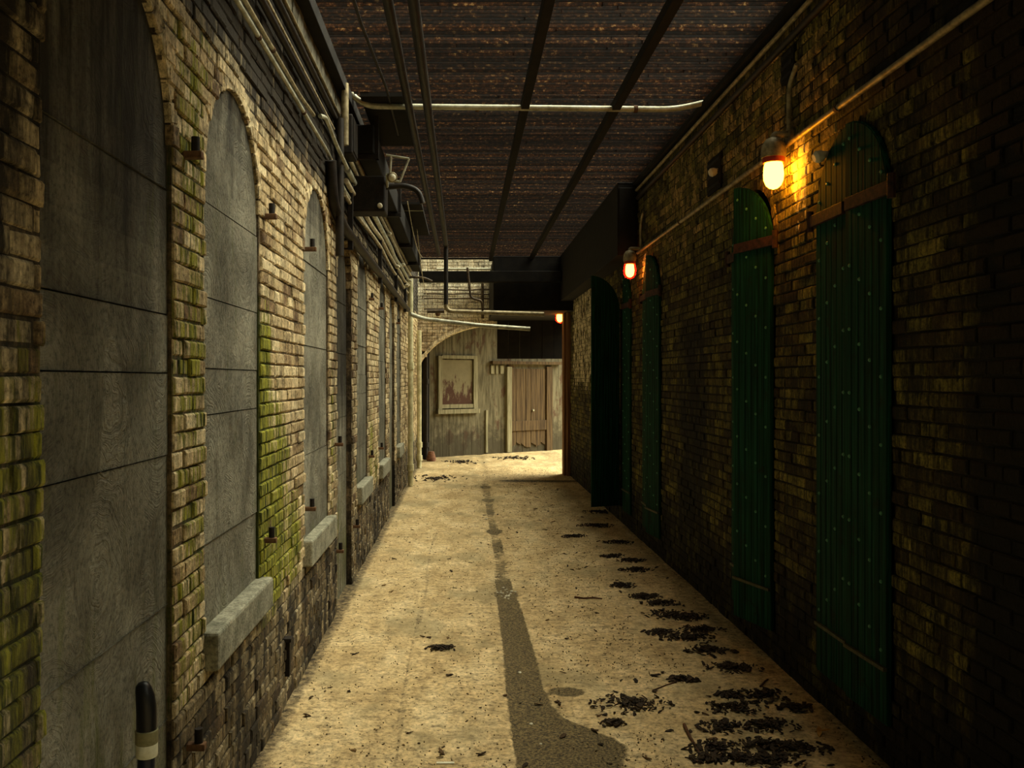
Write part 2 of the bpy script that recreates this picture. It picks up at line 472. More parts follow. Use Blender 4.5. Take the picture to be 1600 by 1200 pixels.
def brick_wall(fn, flip, ya, yb, zb, ops, tintf, ring=True, depth=0.30, zstart=0.0, rf=lambda y, z: R()):
    mb = MB()
    n = int(round((zb-zstart)/COURSE))
    for i in range(n):
        z0 = zstart+i*COURSE; z1 = z0+COURSE; zm = (z0+z1)/2
        cuts = []
        for o in ops:
            sp = o.span(zm)
            if sp: cuts.append(sp)
        cuts.sort()
        iv = []; p = ya
        for a, b in cuts:
            if a > p: iv.append((p, a))
            p = max(p, b)
        if p < yb: iv.append((p, yb))
        header = (i % 6 == 4)
        for a, b in iv:
            mb.mi = 1; mb.cur = (R(), *tintf((a+b)/2, zm), 1.0)
            # mortar strip, tinted in short lengths
            L = b-a; k = max(1, int(L/0.12))
            for t in range(k):
                ua, ub = a+L*t/k, a+L*(t+1)/k
                mb.cur = (R(), *tintf((ua+ub)/2, zm), 1.0)
                dd = -.008
                mb.add([fn(ua, z0, dd), fn(ub, z0, dd), fn(ub, z1, dd), fn(ua, z1, dd)], [(0, 1, 2, 3)], flip)
            mb.cur = (R(), *tintf(a, zm), 1.0)
            for (u, sgn) in ((a, 1), (b, -1)):      # jamb returns and top/bottom of strip
                mb.add([fn(u, z0, -.008), fn(u, z0, -depth), fn(u, z1, -depth), fn(u, z1, -.008)], [(0, 1, 2, 3)])
            mb.add([fn(a, z0, -.008), fn(b, z0, -.008), fn(b, z0, -depth), fn(a, z0, -depth)], [(0, 1, 2, 3)])
            mb.mi = 0
            bl = 0.105 if header else BL
            y = a; first = True
            off = (0.0 if i % 2 == 0 else bl/2)
            st = math.floor((a-ya)/bl)*bl + ya - off
            y = st
            while y < b:
                y0, y1 = max(y, a), min(y+bl, b)
                if y1-y0 > 0.03:
                    g = U(.0022, .0042)
                    tr, tg = tintf((y0+y1)/2, zm)
                    mb.cur = (rf(y0, zm), tr, tg, 1.0)
                    brick(mb, fn, flip, y0+g, y1-g, z0+g, z1-g, U(-.005, .007), tintf)
                y += bl
    if ring:
        for o in ops:
            nv = int(PI*(o.r+0.05)/0.075)
            for k in range(nv):
                a0, a1 = PI*k/nv+.008, PI*(k+1)/nv-.008
                r0, r1 = o.r-.012, o.r+0.055
                am = (a0+a1)/2
                mb.mi = 0; mb.cur = (R(), *tintf(o.c+o.r*math.cos(am), o.spring+o.r*math.sin(am)), 1.0)
                out = U(-.004, .003)
                ps = [(r0, a0), (r1, a0), (r1, a1), (r0, a1)]
                P = [(o.c+r*math.cos(t), o.spring+r*math.sin(t)) for r, t in ps]
                cu = sum(p[0] for p in P)/4; cz = sum(p[1] for p in P)/4
                Q = [(cu+(u-cu)*.86, cz+(z-cz)*.92) for u, z in P]
                vs = [fn(u, z, -.06) for u, z in P]+[fn(u, z, out-.006) for u, z in P]+[fn(u, z, out) for u, z in Q]
                fs = [(8, 9, 10, 11)]
                for a in range(4):
                    b = (a+1) % 4
                    fs.append((a, b, 4+b, 4+a)); fs.append((4+a, 4+b, 8+b, 8+a))
                mb.add(vs, fs, flip)
    return mb

# ------------------------------------------------------------------ LEFT WALL
SPR = 2.44
doorsL = [Opening(1.967, 2.852, 0.0, SPR), Opening(6.53, 7.40, 0.0, SPR), Opening(11.09, 11.97, 0.0, SPR)]
winsL = [Opening(3.206, 4.06, 0.66, SPR), Opening(5.19, 6.12, 0.62, SPR), Opening(7.74, 8.58, 0.66, SPR),
         Opening(9.75, 10.62, 0.66, SPR), Opening(12.30, 13.10, 0.66, SPR), Opening(14.75, 15.55, 0.66, SPR)]
MOSS = [(2.90, .06, 2.9, .66), (3.0, .05, 2.2, .50), (3.14, .05, 3.0, .66), (4.12, .24, 2.15, .95), (4.45, .30, 1.75, .80), (4.8, .40, 1.25, .74),
        (1.55, .25, 1.6, .62), (1.9, .12, 1.8, .60), (8.9, .3, 1.5, .66), (6.3, .15, 2.0, .5), (9.4, .25, 1.2, .62)]
def tintL(y, z):
    moss = 0.14
    for (yc, w, zt, a) in MOSS:
        k = math.exp(-((y-yc)/w)**2) * (1-smooth(z, zt-.45, zt+.25)) * smooth(z, .35, .75)
        moss = max(moss, a*k)
    if 2.86 < y < 3.20: moss = max(moss, (.56+.16*math.cos((y-2.88)*40))*smooth(z, .4, .9)*(1-.25*smooth(z, 2.6, 3.0)))
    if y < 1.97: moss = max(moss, .62*(1-smooth(z, 1.5, 2.1))*smooth(z, .2, .5))
    top = smooth(z, 2.62 + .25*mnoise.noise((y*1.3, 3.1, 0)), 3.1) * .74  # sooty streaks, with the shade under conduits and ceiling painted in
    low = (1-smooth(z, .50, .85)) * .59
    side = max((.50+.16*smooth(z, 1.7, 2.3))*(1-smooth(y, 1.9, 2.1)), .46*smooth(y, 6.0, 6.3)*(1-smooth(y, 8.6, 9.0)), .34*smooth(y, 8.8, 9.2))  # first term paints the dimness of the near end into the bricks
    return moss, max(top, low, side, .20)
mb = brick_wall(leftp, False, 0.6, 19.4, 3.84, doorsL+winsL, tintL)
mb.mi = 1; mb.cur = (0.3, 0, .3, 1)
mb.box((XL-.5, 0.2, 0), (XL-.29, 19.4, 4.6))
mb.box((XL-.5, 0.2, 3.84), (XL-.005, 19.4, 4.6))
wl = mb.build('wall_left', [M['brickL'], M['mortarL']])
tag(wl, 'mossy cream-painted brick wall with cemented arched openings', 'wall', None, 'structure')

def infill(name, o, rec, z0, label, lines):
    mb = MB()
    zs = [z0]+lines
    for i, za in enumerate(zs):
        zt = zs[i+1]-.004 if i+1 < len(zs) else None
        dd = -rec+U(-.003, .004)
        mb.cur = (R(), .2, .2, 1)
        # grid of quads for moss, sooty streaks and painted-in shade
        za_ = za
        top = zt if zt is not None else o.spring+o.r
        nz = max(2, int((top-za_)/.08)); ny = 10
        for a in range(nz):
            for b in range(ny):
                q = []
                for (db, da) in ((0,0),(1,0),(1,1),(0,1)):
                    z = za_+(top-za_)*(a+da)/nz
                    sp = o.span(min(max(z, o.z0), o.spring+o.r-1e-4)) or (o.y0, o.y1)
                    y = sp[0]-.01+(sp[1]-sp[0]+.02)*(b+db)/ny
                    q.append((y, z))
                zc = (q[0][1]+q[2][1])/2
                if o is doorsL[0]:
                    soot_shade = .22+.42*smooth(zc, 1.5, 2.5)  # shadow on the upper doorway painted into the cement tint
                elif o is doorsL[1]:
                    soot_shade = .34+.40*smooth(zc, .9, 2.0)
                else:
                    soot_shade = (.20 if o.c < 6.5 else .40)+.40*smooth(zc, 2.35, 2.9)
                moss = .28+.18*(1-smooth(zc, .3, 1.2))
                mb.cur = (.5, moss, soot_shade, 1)
                mb.add([leftp(y, z, dd) for y, z in q], [(0, 1, 2, 3)])
        mb.cur = (.5, .2, .5, 1)
        if i > 0:      # the small ledge between two pours
            mb.add([leftp(o.y0, za, -rec-.01), leftp(o.y1, za, -rec-.01), leftp(o.y1, za, -rec+.004), leftp(o.y0, za, -rec+.004)], [(0,1,2,3)])
            mb.add([leftp(o.y0, za-.006, -rec-.008), leftp(o.y1, za-.006, -rec-.008), leftp(o.y1, za+.001, -rec-.008), leftp(o.y0, za+.001, -rec-.008)], [(0,1,2,3)])
    mb.box((XL-.20, o.y0-.02, z0), (XL-rec-.012, o.y1+.02, o.spring+o.r-.05))
    ob = mb.build(name, M['cement'])
    return tag(ob, label, 'cemented opening', None, 'structure')

infill('door_1', doorsL[0], .022, 0.0, 'widest cemented doorway, painted-in shade above, behind the capped black pipe', [.30, .62, .985, 1.46, 1.72, 1.905, 2.30])
infill('door_2', doorsL[1], .05, 0.0, 'dark cemented doorway reaching the floor past the second stone sill', [.5, .95, 1.4, 1.9, 2.3])
infill('door_3', doorsL[2], .04, 0.0, 'narrow cemented doorway reaching the floor just before the cream downpipe', [.6, 1.2, 1.9])
wl_labels = ['cemented arched window with the largest stone sill', 'pale cemented window above the second stone sill', 'cemented window with the third sill past the dark doorway',
             'cemented window with the fourth sill, after a mossy pier', 'cemented window with the fifth sill, near the downpipes', 'last cemented window hidden behind the downpipes']
for i, o in enumerate(winsL):
    w = infill('window_%d' % (i+1), o, .018, o.z0+.12, wl_labels[i], [1.1, 1.57, 1.74, 2.0, 2.345] if i % 2 == 0 else [1.25, 1.9, 2.4])
    s = MB()
    zt = .795 if i == 0 else .765
    zb = .655 if i == 0 else .61
    s.box((XL-.12, o.y0-.015, zb), (XL+.050, o.y1+.05, zt))
    so = s.build('window_sill', M['stone'], w, bevel=.012)

# ------------------------------------------------------------------ RIGHT WALL
SPRR = 2.53
opR = [Opening(3.89, 4.67, .19, SPRR), Opening(5.37, 6.15, .19, SPRR), Opening(8.44, 9.22, .19, SPRR), Opening(9.92, 10.70, .19, SPRR),
       Opening(12.98, 13.4, .19, 0.4)]
opR = opR[:4]
def tintR(y, z):
    white = 0.0
    if 11.4 < y < 15.7:
        white = .51*smooth(y, 11.5, 12.2)*(1-smooth(y, 15.0, 15.6))*smooth(z, 1.2+.25*mnoise.noise((y*2, 0, 5)), 1.8)*(1-smooth(z, 3.0, 3.3))
    lampglow = max(math.exp(-((y-4.96)/.15)**2-((z-2.82)/.28)**2), math.exp(-((y-9.2)/.14)**2-((z-2.82)/.22)**2))  # pale streaks by two lamps, with their glow painted in
    white = max(white, .85*lampglow)
    dirt_shade = .36
    dirt_shade = max(dirt_shade, .62*smooth(y, 6.6, 7.0)*(1-smooth(y, 7.6, 8.0))*(1-smooth(z, 2.0, 2.6)))
    dirt_shade = max(dirt_shade, .78*(1-smooth(y, 3.15, 3.55)), .62*smooth(z, 2.75, 3.0)*(1-smooth(y, 3.9, 4.7)))  # unlit near end and dark upper corner painted black into the bricks
    dirt_shade = max(dirt_shade, .62*(1-smooth(z, .35, 1.0)))
    dirt_shade = max(dirt_shade, .52*math.exp(-((y-4.75)/.22)**2)*smooth(z, 2.3, 2.7)*(1-smooth(z, 3.3, 3.6)))
    if white > .1: dirt_shade = .28
    return white, dirt_shade
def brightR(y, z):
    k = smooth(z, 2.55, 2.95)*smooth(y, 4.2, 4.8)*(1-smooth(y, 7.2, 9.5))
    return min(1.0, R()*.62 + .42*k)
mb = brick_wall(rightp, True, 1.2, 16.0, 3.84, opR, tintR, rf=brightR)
mb.mi = 1; mb.cur = (.3, 0, .3, 1)
mb.box((XR+.29, 1.0, 0), (XR+.5, 16.0, 3.95))
mb.box((XR+.005, 15.98, 0), (XR+.5, 16.05, 3.9))
mb.box((XR+.005, 1.0, 3.84), (XR+.5, 16.0, 3.95))
wr = mb.build('wall_right', [M['brickR'], M['mortarR']])
tag(wr, 'dark olive brick wall holding the green iron shutters and lit lamps', 'wall', None, 'structure')
# dark backing inside the shuttered openings
mb = MB()
for o in opR: mb.box((XR+.10, o.y0-.02, o.z0-.05), (XR+.28, o.y1+.02, o.spring+o.r))
# ------------------------------------------------------------------ SHUTTERS
def leaf_mesh(w, zs, zt_spring):
    """leaf in local coords: hinge at origin, extends +u (local y), face at local -x; arch rises to the free edge"""
    mb = MB()
    r = w; th = .03
    out = [(0, 0.0), (w, 0.0)]
    n = 14
    for k in range(n+1):
        a = PI/2*k/n
        out.append((w-r*math.sin(a), zt_spring + r*math.cos(a)))
    fn = lambda u, z, d: (-d, u, z)
    mb.prism(out, fn, 0.0, th*.6)
    # vertical board ribs
    nb = 6
    for k in range(nb):
        u0 = w*k/nb+.004; u1 = w*(k+1)/nb-.004
        um = (u0+u1)/2
        top = zt_spring + math.sqrt(max(0, r*r-(w-u0)**2)) if u0 > 0.0 else zt_spring
        t0 = zt_spring + math.sqrt(max(0.0, r*r-(w-u0)**2)) - .008
        t1 = zt_spring + math.sqrt(max(0.0, r*r-(w-u1)**2)) - .008
        mb.prism([(u0, .255), (u1, .255), (u1, t1), (u0, t0)], fn, th*.5, th*.72)
        mb.prism([(u0, .008), (u1, .008), (u1, .235), (u0, .235)], fn, th*.5, th*.72)
    return mb

def rivets(w, zs):
    out = []
    cols = [.12*w, .38*w, .63*w, .88*w]
    z = .32
    while z < 2.66:
        for k, u in enumerate(cols):
            zz = z + .075*k
            lim = zs + math.sqrt(max(0.0, w*w-(w-u)**2)) - .03
            if zz < lim and abs(zz-zs) > .05: out.append((u, zz))
        z += .30
    return out
rv_proto = [None]

def shutter_leaf(o, near, ang, label):
    w = o.r - .004
    zsp = o.spring - o.z0
    root = empty('iron_shutter', (XR-.004, o.y0 if near else o.y1, o.z0))
    tag(root, label, 'shutter', 'green iron shutters on the dark wall')
    mb = leaf_mesh(w, o.z0, zsp); rv = rivets(w, zsp)
    st = MB()
    st.box((-.040, -.05, zsp-.035), (-.020, w*.93, zsp+.025))
    kn = MB(); kn.tube([(-.03, -.055, zsp-.055), (-.03, -.055, zsp+.05)], .018, 8)
    bt = MB(); bt.box((-.034, .006, .236), (-.014, w-.006, .252))
    if not near:
        for b in (mb, st, bt, kn):
            b.v = [(x, -y, z) for x, y, z in b.v]; b.f = [f[::-1] for f in b.f]
    pnl = mb.build('panel', M['shutter'], root, fix=True)
    for u, zz in rv:
        if rv_proto[0] is None:
            rm = MB(); rm.lathe([(.0095, 0), (.0085, .004), (.005, .007)], (0, 0, 0), 8, (-1, 0, 0))
            ro = rv_proto[0] = rm.build('rivet', M['rivet'], pnl)
        else:
            ro = rv_proto[0].copy(); COL.objects.link(ro); ro.parent = pnl
        ro.location = (-.0215, u if near else -u, zz)
    hs = st.build('hinge_strap', M['strap'], root, bevel=.003)
    bt.build('bottom_rail', M['rail'], root)
    kn.build('hinge_knuckle', M['strap'], hs, smooth=True)
    root.rotation_euler = (0, 0, math.radians(ang) * (1 if near else -1))
    return root
def rv_fix(): pass
pos_l = ['nearest pair, right after the brightest lamp', 'pair beyond the brightest lamp', 'third pair beside the second lamp', 'farthest pair, below the black box beam']
shutter_leaf(opR[0], True, 2.5, 'green riveted iron shutter leaf nearest the viewer, its apex by the dark vertical gap')
shutter_leaf(opR[0], False, 0.0, 'green riveted iron shutter leaf of the nearest pair, on the side of the brightest lamp')
shutter_leaf(opR[1], True, 17, 'green riveted iron shutter leaf standing ajar just under the brightest lamp')
shutter_leaf(opR[1], False, 0.0, 'closed green iron shutter leaf tucked behind the ajar leaf under the brightest lamp')
shutter_leaf(opR[2], True, 7, 'narrow green iron shutter leaf by the second lamp, the half toward the viewer')
shutter_leaf(opR[2], False, 2.0, 'narrow green iron shutter leaf directly beside the second lamp')
shutter_leaf(opR[3], True, 2.0, 'thin sliver of green shutter leaf just beneath the second lamp')
shutter_leaf(opR[3], False, 66, 'black shutter leaf swung wide open into the alley below the box beam')

# ------------------------------------------------------------------ FLOOR
def gutter(y):
    """centre, half width of the wet channel at y"""
    c = .335 + .02*mnoise.noise((y*.6, 0, 0))
    w = .075
    if y < 8: w = .075 + .03*smooth(8-y, 0, 3)
    if 8 < y < 13: w = .06
    return c, w
def wetness(x, y):
    c, w = gutter(y)
    if y > 14.6: return 0.0
    t = 1-smooth(abs(x-c), w*.75, w*1.25)
    amt = .9 if y < 7.2 else .55 + .25*mnoise.noise((0, y*1.7, 4))
    if y > 12.2: amt = .5
    for yy, rr in ((7.05, .11), (10.0, .12), (12.6, .12), (14.1, .12)):
        t2 = 1-smooth(math.hypot((x-c), (y-yy)*.55), rr*.5, rr*1.2)
        amt = max(amt, .95*t2); t = max(t, t2)
    v = t*amt
    # pool spreading towards the shutters in front
    if y < 4.95:
        edge = .42 + .30*smooth(4.75-y, -.15, .75) + .10*mnoise.noise((y*3, 2, 0))
        v = max(v, .88*(1-smooth(x, edge-.06, edge+.06))*smooth(x, c-w*1.3, c-w*.7))
    d = math.hypot((x-.56)/1.0, (y-4.86)/.7)
    v = max(v, .85*(1-smooth(d, .07, .13)))
    return v
mb = MB()
def grid(x0, x1, y0, y1, st):
    nx = int((x1-x0)/st); ny = int((y1-y0)/st)
    vs = []
    base = len(mb.v)
    for j in range(ny+1):
        y = y0+(y1-y0)*j/ny
        for i in range(nx+1):
            x = x0+(x1-x0)*i/nx
            w = wetness(x, y)
            h = .010*mnoise.noise((x*1.5, y*1.1, 0)) + .004*mnoise.noise((x*7, y*7, 3)) + .0025*mnoise.noise((x*20, y*20, 1))
            c, gw = gutter(y)
            h -= .010*(1-smooth(abs(x-c), gw*.5, gw*1.5))
            h -= .008*(1-smooth(abs(x+.32-.01*math.sin(y)), .004, .018))*(1 if y < 9 else 0)
            grit = .9 if x < -.32 else .25
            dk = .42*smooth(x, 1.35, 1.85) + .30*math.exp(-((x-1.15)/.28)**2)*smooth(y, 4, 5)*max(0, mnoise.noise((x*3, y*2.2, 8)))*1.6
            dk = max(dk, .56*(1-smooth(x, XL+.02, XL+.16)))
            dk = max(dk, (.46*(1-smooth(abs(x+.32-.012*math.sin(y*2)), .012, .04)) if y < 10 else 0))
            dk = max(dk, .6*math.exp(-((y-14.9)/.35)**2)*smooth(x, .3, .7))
            mb.v.append((x, y, h)); mb.c.append((w, grit, dk, 1))
    for j in range(ny):
        for i in range(nx):
            a = base+j*(nx+1)+i
            mb.f.append((a, a+1, a+nx+2, a+nx+1)); mb.m.append(0)
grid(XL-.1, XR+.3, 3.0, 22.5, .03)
mb.cur = (0, .3, 0, 1)
mb.box((XL-.6, -3, -.12), (XR+.6, 3.0, -.002))
mb.box((XL-.6, 3.0, -.3), (XR+.6, 22.5, -.1))
mb.box((XR+.3, 15.9, -.12), (9, 28, -.002))
fl = mb.build('floor', M['floor'], smooth=True)
tag(fl, 'tan stained concrete alley floor with a wet gutter line', 'floor', None, 'structure')

# ------------------------------------------------------------------ CEILING
mb = MB()
y = 2.75
while y < 15.5:
    segs = 9
    xs = [-.90+2.83*(k+(U(-.45,.45) if 0<k<segs else 0))/segs for k in range(segs+1)]
    h0 = U(.030, .042)
    lean = U(-.004, .004)
    br = U(0, 1)**1.8
    missing = R() < .02
    for k in range(segs):
        if missing and R() < .35: continue
        mb.cur = (min(1, max(0, br+U(-.12, .12))), 0, 0, 1)
        h = h0+U(-.004, .004); dz = U(-.002, .002)
        x0, x1 = xs[k], xs[k+1]
        a = y+U(-.003, .003)
        t = .007
        mb.add([(x0,a+lean,ZC+dz),(x1,a+lean,ZC+dz),(x1,a+t+lean,ZC+dz),(x0,a+t+lean,ZC+dz),(x0,a,ZC+h),(x1,a,ZC+h),(x1,a+t,ZC+h),(x0,a+t,ZC+h)],
               [(0,3,2,1),(4,5,6,7),(0,1,5,4),(1,2,6,5),(2,3,7,6),(3,0,4,7)])
    y += .052
ceil = mb.build('ceiling', M['grate'])
tag(ceil, 'rust-brown slatted grating ceiling over the alley', 'ceiling', None, 'structure')
mb = MB(); mb.box((XL-.4, -3, ZC+.045), (XR+.4, 3.35, ZC+.2))  # unseen deck added to shade the near end
tag(mb.build('ceiling', M['beam']), 'unseen solid roof deck added to shade the mouth of the alley', 'ceiling', None, 'structure')  # not part of the slatted ceiling, added for shade only
def beam(name, x, y0, y1, w, h, label, z=ZC):
    mb = MB(); mb.box((x-w/2, y0, z-h), (x+w/2, y1, z-.002))
    return tag(mb.build(name, M['beam'], bevel=.004), label, 'beam', None, 'structure')
beam('ceiling_beam', .46, 2.0, 15.5, .062, .07, 'black ceiling beam running down the middle of the slats')
beam('ceiling_beam', 1.15, 2.0, 15.5, .062, .07, 'black ceiling beam nearer the shuttered wall')
beam('ceiling_beam', -.86, 2.0, 15.5, .075, .09, 'black ceiling edge beam above the wall cables')
beam('ceiling_beam', 1.83, 2.0, 9.55, .06, .05, 'thin ceiling edge beam along the top of the shuttered wall')
mb = MB()
mb.box((-.76, 6.55, ZC-.035), (-.44, 7.95, ZC-.004))
tag(mb.build('cover_plate', M['beam']), 'black rectangular plate against the slats behind the crossing pipe', 'plate')
mb = MB()
mb.box((-.80, 10.6, ZC-.035), (-.50, 12.9, ZC-.004))
tag(mb.build('cover_plate', M['beam']), 'black plate against the slats beside the far floodlight arm', 'plate')
# plaster cornice between the left wall and the edge beam
mb = MB()
seg = 90
for k in range(seg):
    ya, yb = 2.2+13.2*k/seg, 2.2+13.2*(k+1)/seg
    o1, o2 = U(0, .012), U(0, .012)
    mb.add([(XL-.02, ya, 3.60), (XL-.02, yb, 3.60), (XL+.015+o2, yb, 3.60), (XL+.015+o1, ya, 3.60),
            (XL-.02, ya, ZC), (XL-.02, yb, ZC), (XL+.03+o1, yb, ZC), (XL+.03+o2, ya, ZC)],
           [(0,3,2,1),(4,5,6,7),(0,1,5,4),(1,2,6,5),(2,3,7,6),(3,0,4,7)])
tag(mb.build('trim_1', M['plaster']), 'flaking grey plaster band at the top of the mossy wall', 'plaster band', None, 'structure')

mb = MB(); mb.box((XL-.5, 18.15, 3.9), (3.4, 24.5, 4.05))  # unseen deck added to darken the boarded wall
tag(mb.build('ceiling', M['beam']), 'unseen roof deck added for shade behind the brick arch', 'ceiling', None, 'structure')  # not part of the slatted ceiling, added for shade only
# box beam, then a black bulkhead added for the far corner's shade
mb = MB(); mb.box((1.64, 9.57, 3.02), (XR-.012, 16.0, ZC-.003))
mb.box((1.655, 9.555, 3.02), (XR-.03, 9.58, 3.74))
tag(mb.build('ceiling_beam', M['beam'], bevel=.006), 'black deep box beam jutting from the shuttered wall top', 'box beam', None, 'structure')
mb = MB()
mb.box((.50, 15.2, 2.86), (2.3, 17.85, 3.78))
mb.box((-.75, 14.95, 3.32), (1.63, 15.15, 3.50))
mb.box((-.80, 15.5, 3.78), (2.3, 15.62, 3.799))
tag(mb.build('ceiling_beam', M['beam'], bevel=.006), 'black bulkhead added as shade in the far corner over the plank door', 'bulkhead', None, 'structure')  # not a real beam, stands in for the corner's shade

# ------------------------------------------------------------------ ARCH WALL
AY = 17.9
def archz(x):
    t = (x-.62)/1.62
    return 1.55 + 1.22*math.sqrt(max(0.0, 1-t*t))
mb = MB()
def archp(u, z, d): return (u, AY-d, z)
n = int((4.3-1.4)/COURSE)
for i in range(n):
    z0 = 1.4+i*COURSE; z1 = z0+COURSE
    x = XL-.02 - (.1 if i % 2 else 0)
    while x < 2.3:
        xa, xb = max(x, XL-.02), x+BL
        if (z0+.01) > archz(min(max((xa+xb)/2, -.95), 2.2)) and xb > xa+.03:
            soft = .75 if z0 > 2.9 else .25
            mb.mi = 0; mb.cur = (min(1, soft+U(-.25, .25)), .15+.15*R(), .74 if xa > .5 else (.08 if z0 > 2.85 else .36), 1)  # lit upper courses and shadowed far side painted into the tint
            brick(mb, archp, False, xa+.004, xb-.004, z0+.004, z1-.004, U(-.003, .003))
            mb.mi = 1
            mb.add([archp(xa, z0, -.008), archp(xb, z0, -.008), archp(xb, z1, -.008), archp(xa, z1, -.008)], [(0, 1, 2, 3)])
        x += BL
pass
# soffit ring
mb.mi = 0; mb.cur = (.5, .2, .3, 1)
seg = 30
for k in range(seg):
    xa, xb = XL-.02+(2.24-XL)*k/seg, XL-.02+(2.24-XL)*(k+1)/seg
    za, zb = archz(max(xa, -.99)), archz(xb)
    mb.add([(xa, AY-.012, za), (xb, AY-.012, zb), (xb, AY+.35, zb), (xa, AY+.35, za),
            (xa, AY-.012, za+.08), (xb, AY-.012, zb+.08), (xb, AY+.35, zb+.08), (xa, AY+.35, za+.08)],
           [(0,3,2,1),(4,5,6,7),(0,1,5,4),(1,2,6,5),(2,3,7,6),(3,0,4,7)])
mb.mi = 1
mb.box((XL-.02, AY+.02, 2.85), (2.3, AY+.33, 4.3))
tag(mb.build('wall_arch', [M['brickW'], M['mortarW']]), 'pale brick arch spanning the alley in front of the boarded wall', 'arch', None, 'structure')

# ------------------------------------------------------------------ FAR BOARDED WALL (turned 36 degrees)
A36 = math.radians(36)
P0 = Vector((-.70, 19.36, 0)); DU = Vector((math.cos(A36), math.sin(A36), 0)); DN = Vector((math.sin(A36), -math.cos(A36), 0))
def farp(u, z, d):
    p = P0+DU*u+DN*d; return (p.x, p.y, z)
def far_uz(px, py):
    k = (px-VPX)/F
    # (P0.x+u*DUx) = k*(P0.y+u*DUy)
    u = (k*P0.y-P0.x)/(DU.x-k*DU.y)
    Y = P0.y+u*DU.y
    return u, H+(VPY-py)*Y/F
mb = MB()
u = -.35
while u < 6.0:
    w = U(.17, .24)
    mb.prism([(u, -.02), (u+w-.006, -.02), (u+w-.006, 3.9), (u, 3.9)], farp, -.06, U(-.004, .004))
    u += w
mb.prism([(-.4, -.02), (6, -.02), (6, 3.9), (-.4, 3.9)], farp, -.12, -.05)
wb = mb.build('wall_back', M['farpaint'], fix=True)
tag(wb, 'peeling grey and red boarded wall closing the alley end', 'wall', None, 'structure')
# boarded window
def fbox(mb, a, b, d0, d1):
    (u0, z0), (u1, z1) = far_uz(*a), far_uz(*b)
    mb.prism([(u0, min(z0, z1)), (u1, min(z0, z1)), (u1, max(z0, z1)), (u0, max(z0, z1))], farp, d0, d1)
mb = MB(); fbox(mb, (690, 562), (737, 636), 0.0, .022)
wf = mb.build('window_7', M['panelpaint'], fix=True)
tag(wf, 'boarded window with peeling rusty paint on the far wall', 'window', None, 'structure')
mb = MB()
fbox(mb, (683, 556), (689, 645), 0.0, .06); fbox(mb, (738, 556), (744, 645), 0.0, .06); fbox(mb, (689, 555), (738, 561), 0, .06); fbox(mb, (689, 632), (738, 637), 0, .05)
mb.build('window_frame', M['bareboard'], wf, fix=True)
mb = MB(); fbox(mb, (681, 640), (746, 645), 0, .10)
mb.build('window_sill', M['bareboard'], wf, fix=True)
# plank door
mb = MB()
(ua, za), (ub, zb) = far_uz(797, 576), far_uz(851, 703)
k = 7
for i in range(k):
    a = ua+(ub-ua)*i/k; b = ua+(ub-ua)*(i+1)/k
    mb.prism([(a+.006, .10+U(0, .14)), (b-.006, .10+U(0, .14)), (b-.006, za), (a+.006, za)], farp, .0, .03+U(-.005, .005))
dr = mb.build('door_4', M['doorwood'], fix=True)
tag(dr, 'brown plank door with a rotted bottom at the alley end', 'door', None, 'structure')
mb = MB(); fbox(mb, (797, 658), (851, 671), .025, .06)
mb.build('door_rail', M['doorwood'], dr, fix=True)
mb = MB(); u_, z_ = far_uz(831, 641); mb.lathe([(.02, 0), (.028, .02), (.02, .045)], farp(u_, z_, .03), 10, DN)
mb.build('door_knob', M['pipe'], dr)
mb = MB(); fbox(mb, (790, 573), (797, 706), 0, .07)
tag(mb.build('trim_2', M['bareboard'], fix=True), 'bare pale jamb post beside the plank door', 'door jamb', None, 'structure')
mb = MB(); fbox(mb, (852, 573), (861, 704), 0, .06)
tag(mb.build('trim_3', M['doorwood'], fix=True), 'dark brown jamb post on the lamp side of the plank door', 'door jamb', None, 'structure')
mb = MB(); fbox(mb, (766, 564), (874, 570), 0, .10)
tag(mb.build('trim_4', M['doorwood'], fix=True), 'weathered lintel board above the plank door', 'lintel', None, 'structure')
mb = MB(); fbox(mb, (758, 641), (761, 707), 0, .035)
tag(mb.build('trim_5', M['bareboard'], fix=True), 'thin pale batten nailed upright below the boarded window', 'batten', None, 'structure')
mb = MB()
for a, b in (((766, 571), (771, 584)), ((774, 571), (777, 584)), ((781, 571), (786, 584))): fbox(mb, a, b, 0, .03)
tag(mb.build('trim_6', M['bareboard'], fix=True), 'short pale slats under the lintel board next to the jamb post', 'slats', None, 'structure')
# dark corner between the left wall and the far wall
mb = MB(); mb.box((XL-.05, 19.0, 0), (-.745, 19.35, 3.9))
tag(mb.build('trim_7', M['beam']), 'black corner post where the mossy wall meets the boarded wall', 'corner post', None, 'structure')

mb = MB()
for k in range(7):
    mb.box((.66+.225*k, AY-.10+.006*(k % 2), 2.10), (.66+.225*k+.22, AY-.03, 2.88))  # boards added to stand for the shadow under the arch
tag(mb.build('shade_boards', M['beam']), 'black boards added as shade on the dark side of the brick arch', 'boards', None, 'structure')
# end post of the right wall
mb = MB(); mb.box((1.75, 15.72, 0), (1.875, 15.99, 2.86))
mb.box((1.80, 15.64, 0), (1.87, 15.73, 2.86))
tag(mb.build('trim_8', M['postwood'], bevel=.01), 'orange-brown wooden corner post lit by the farthest lamp', 'corner post', None, 'structure')

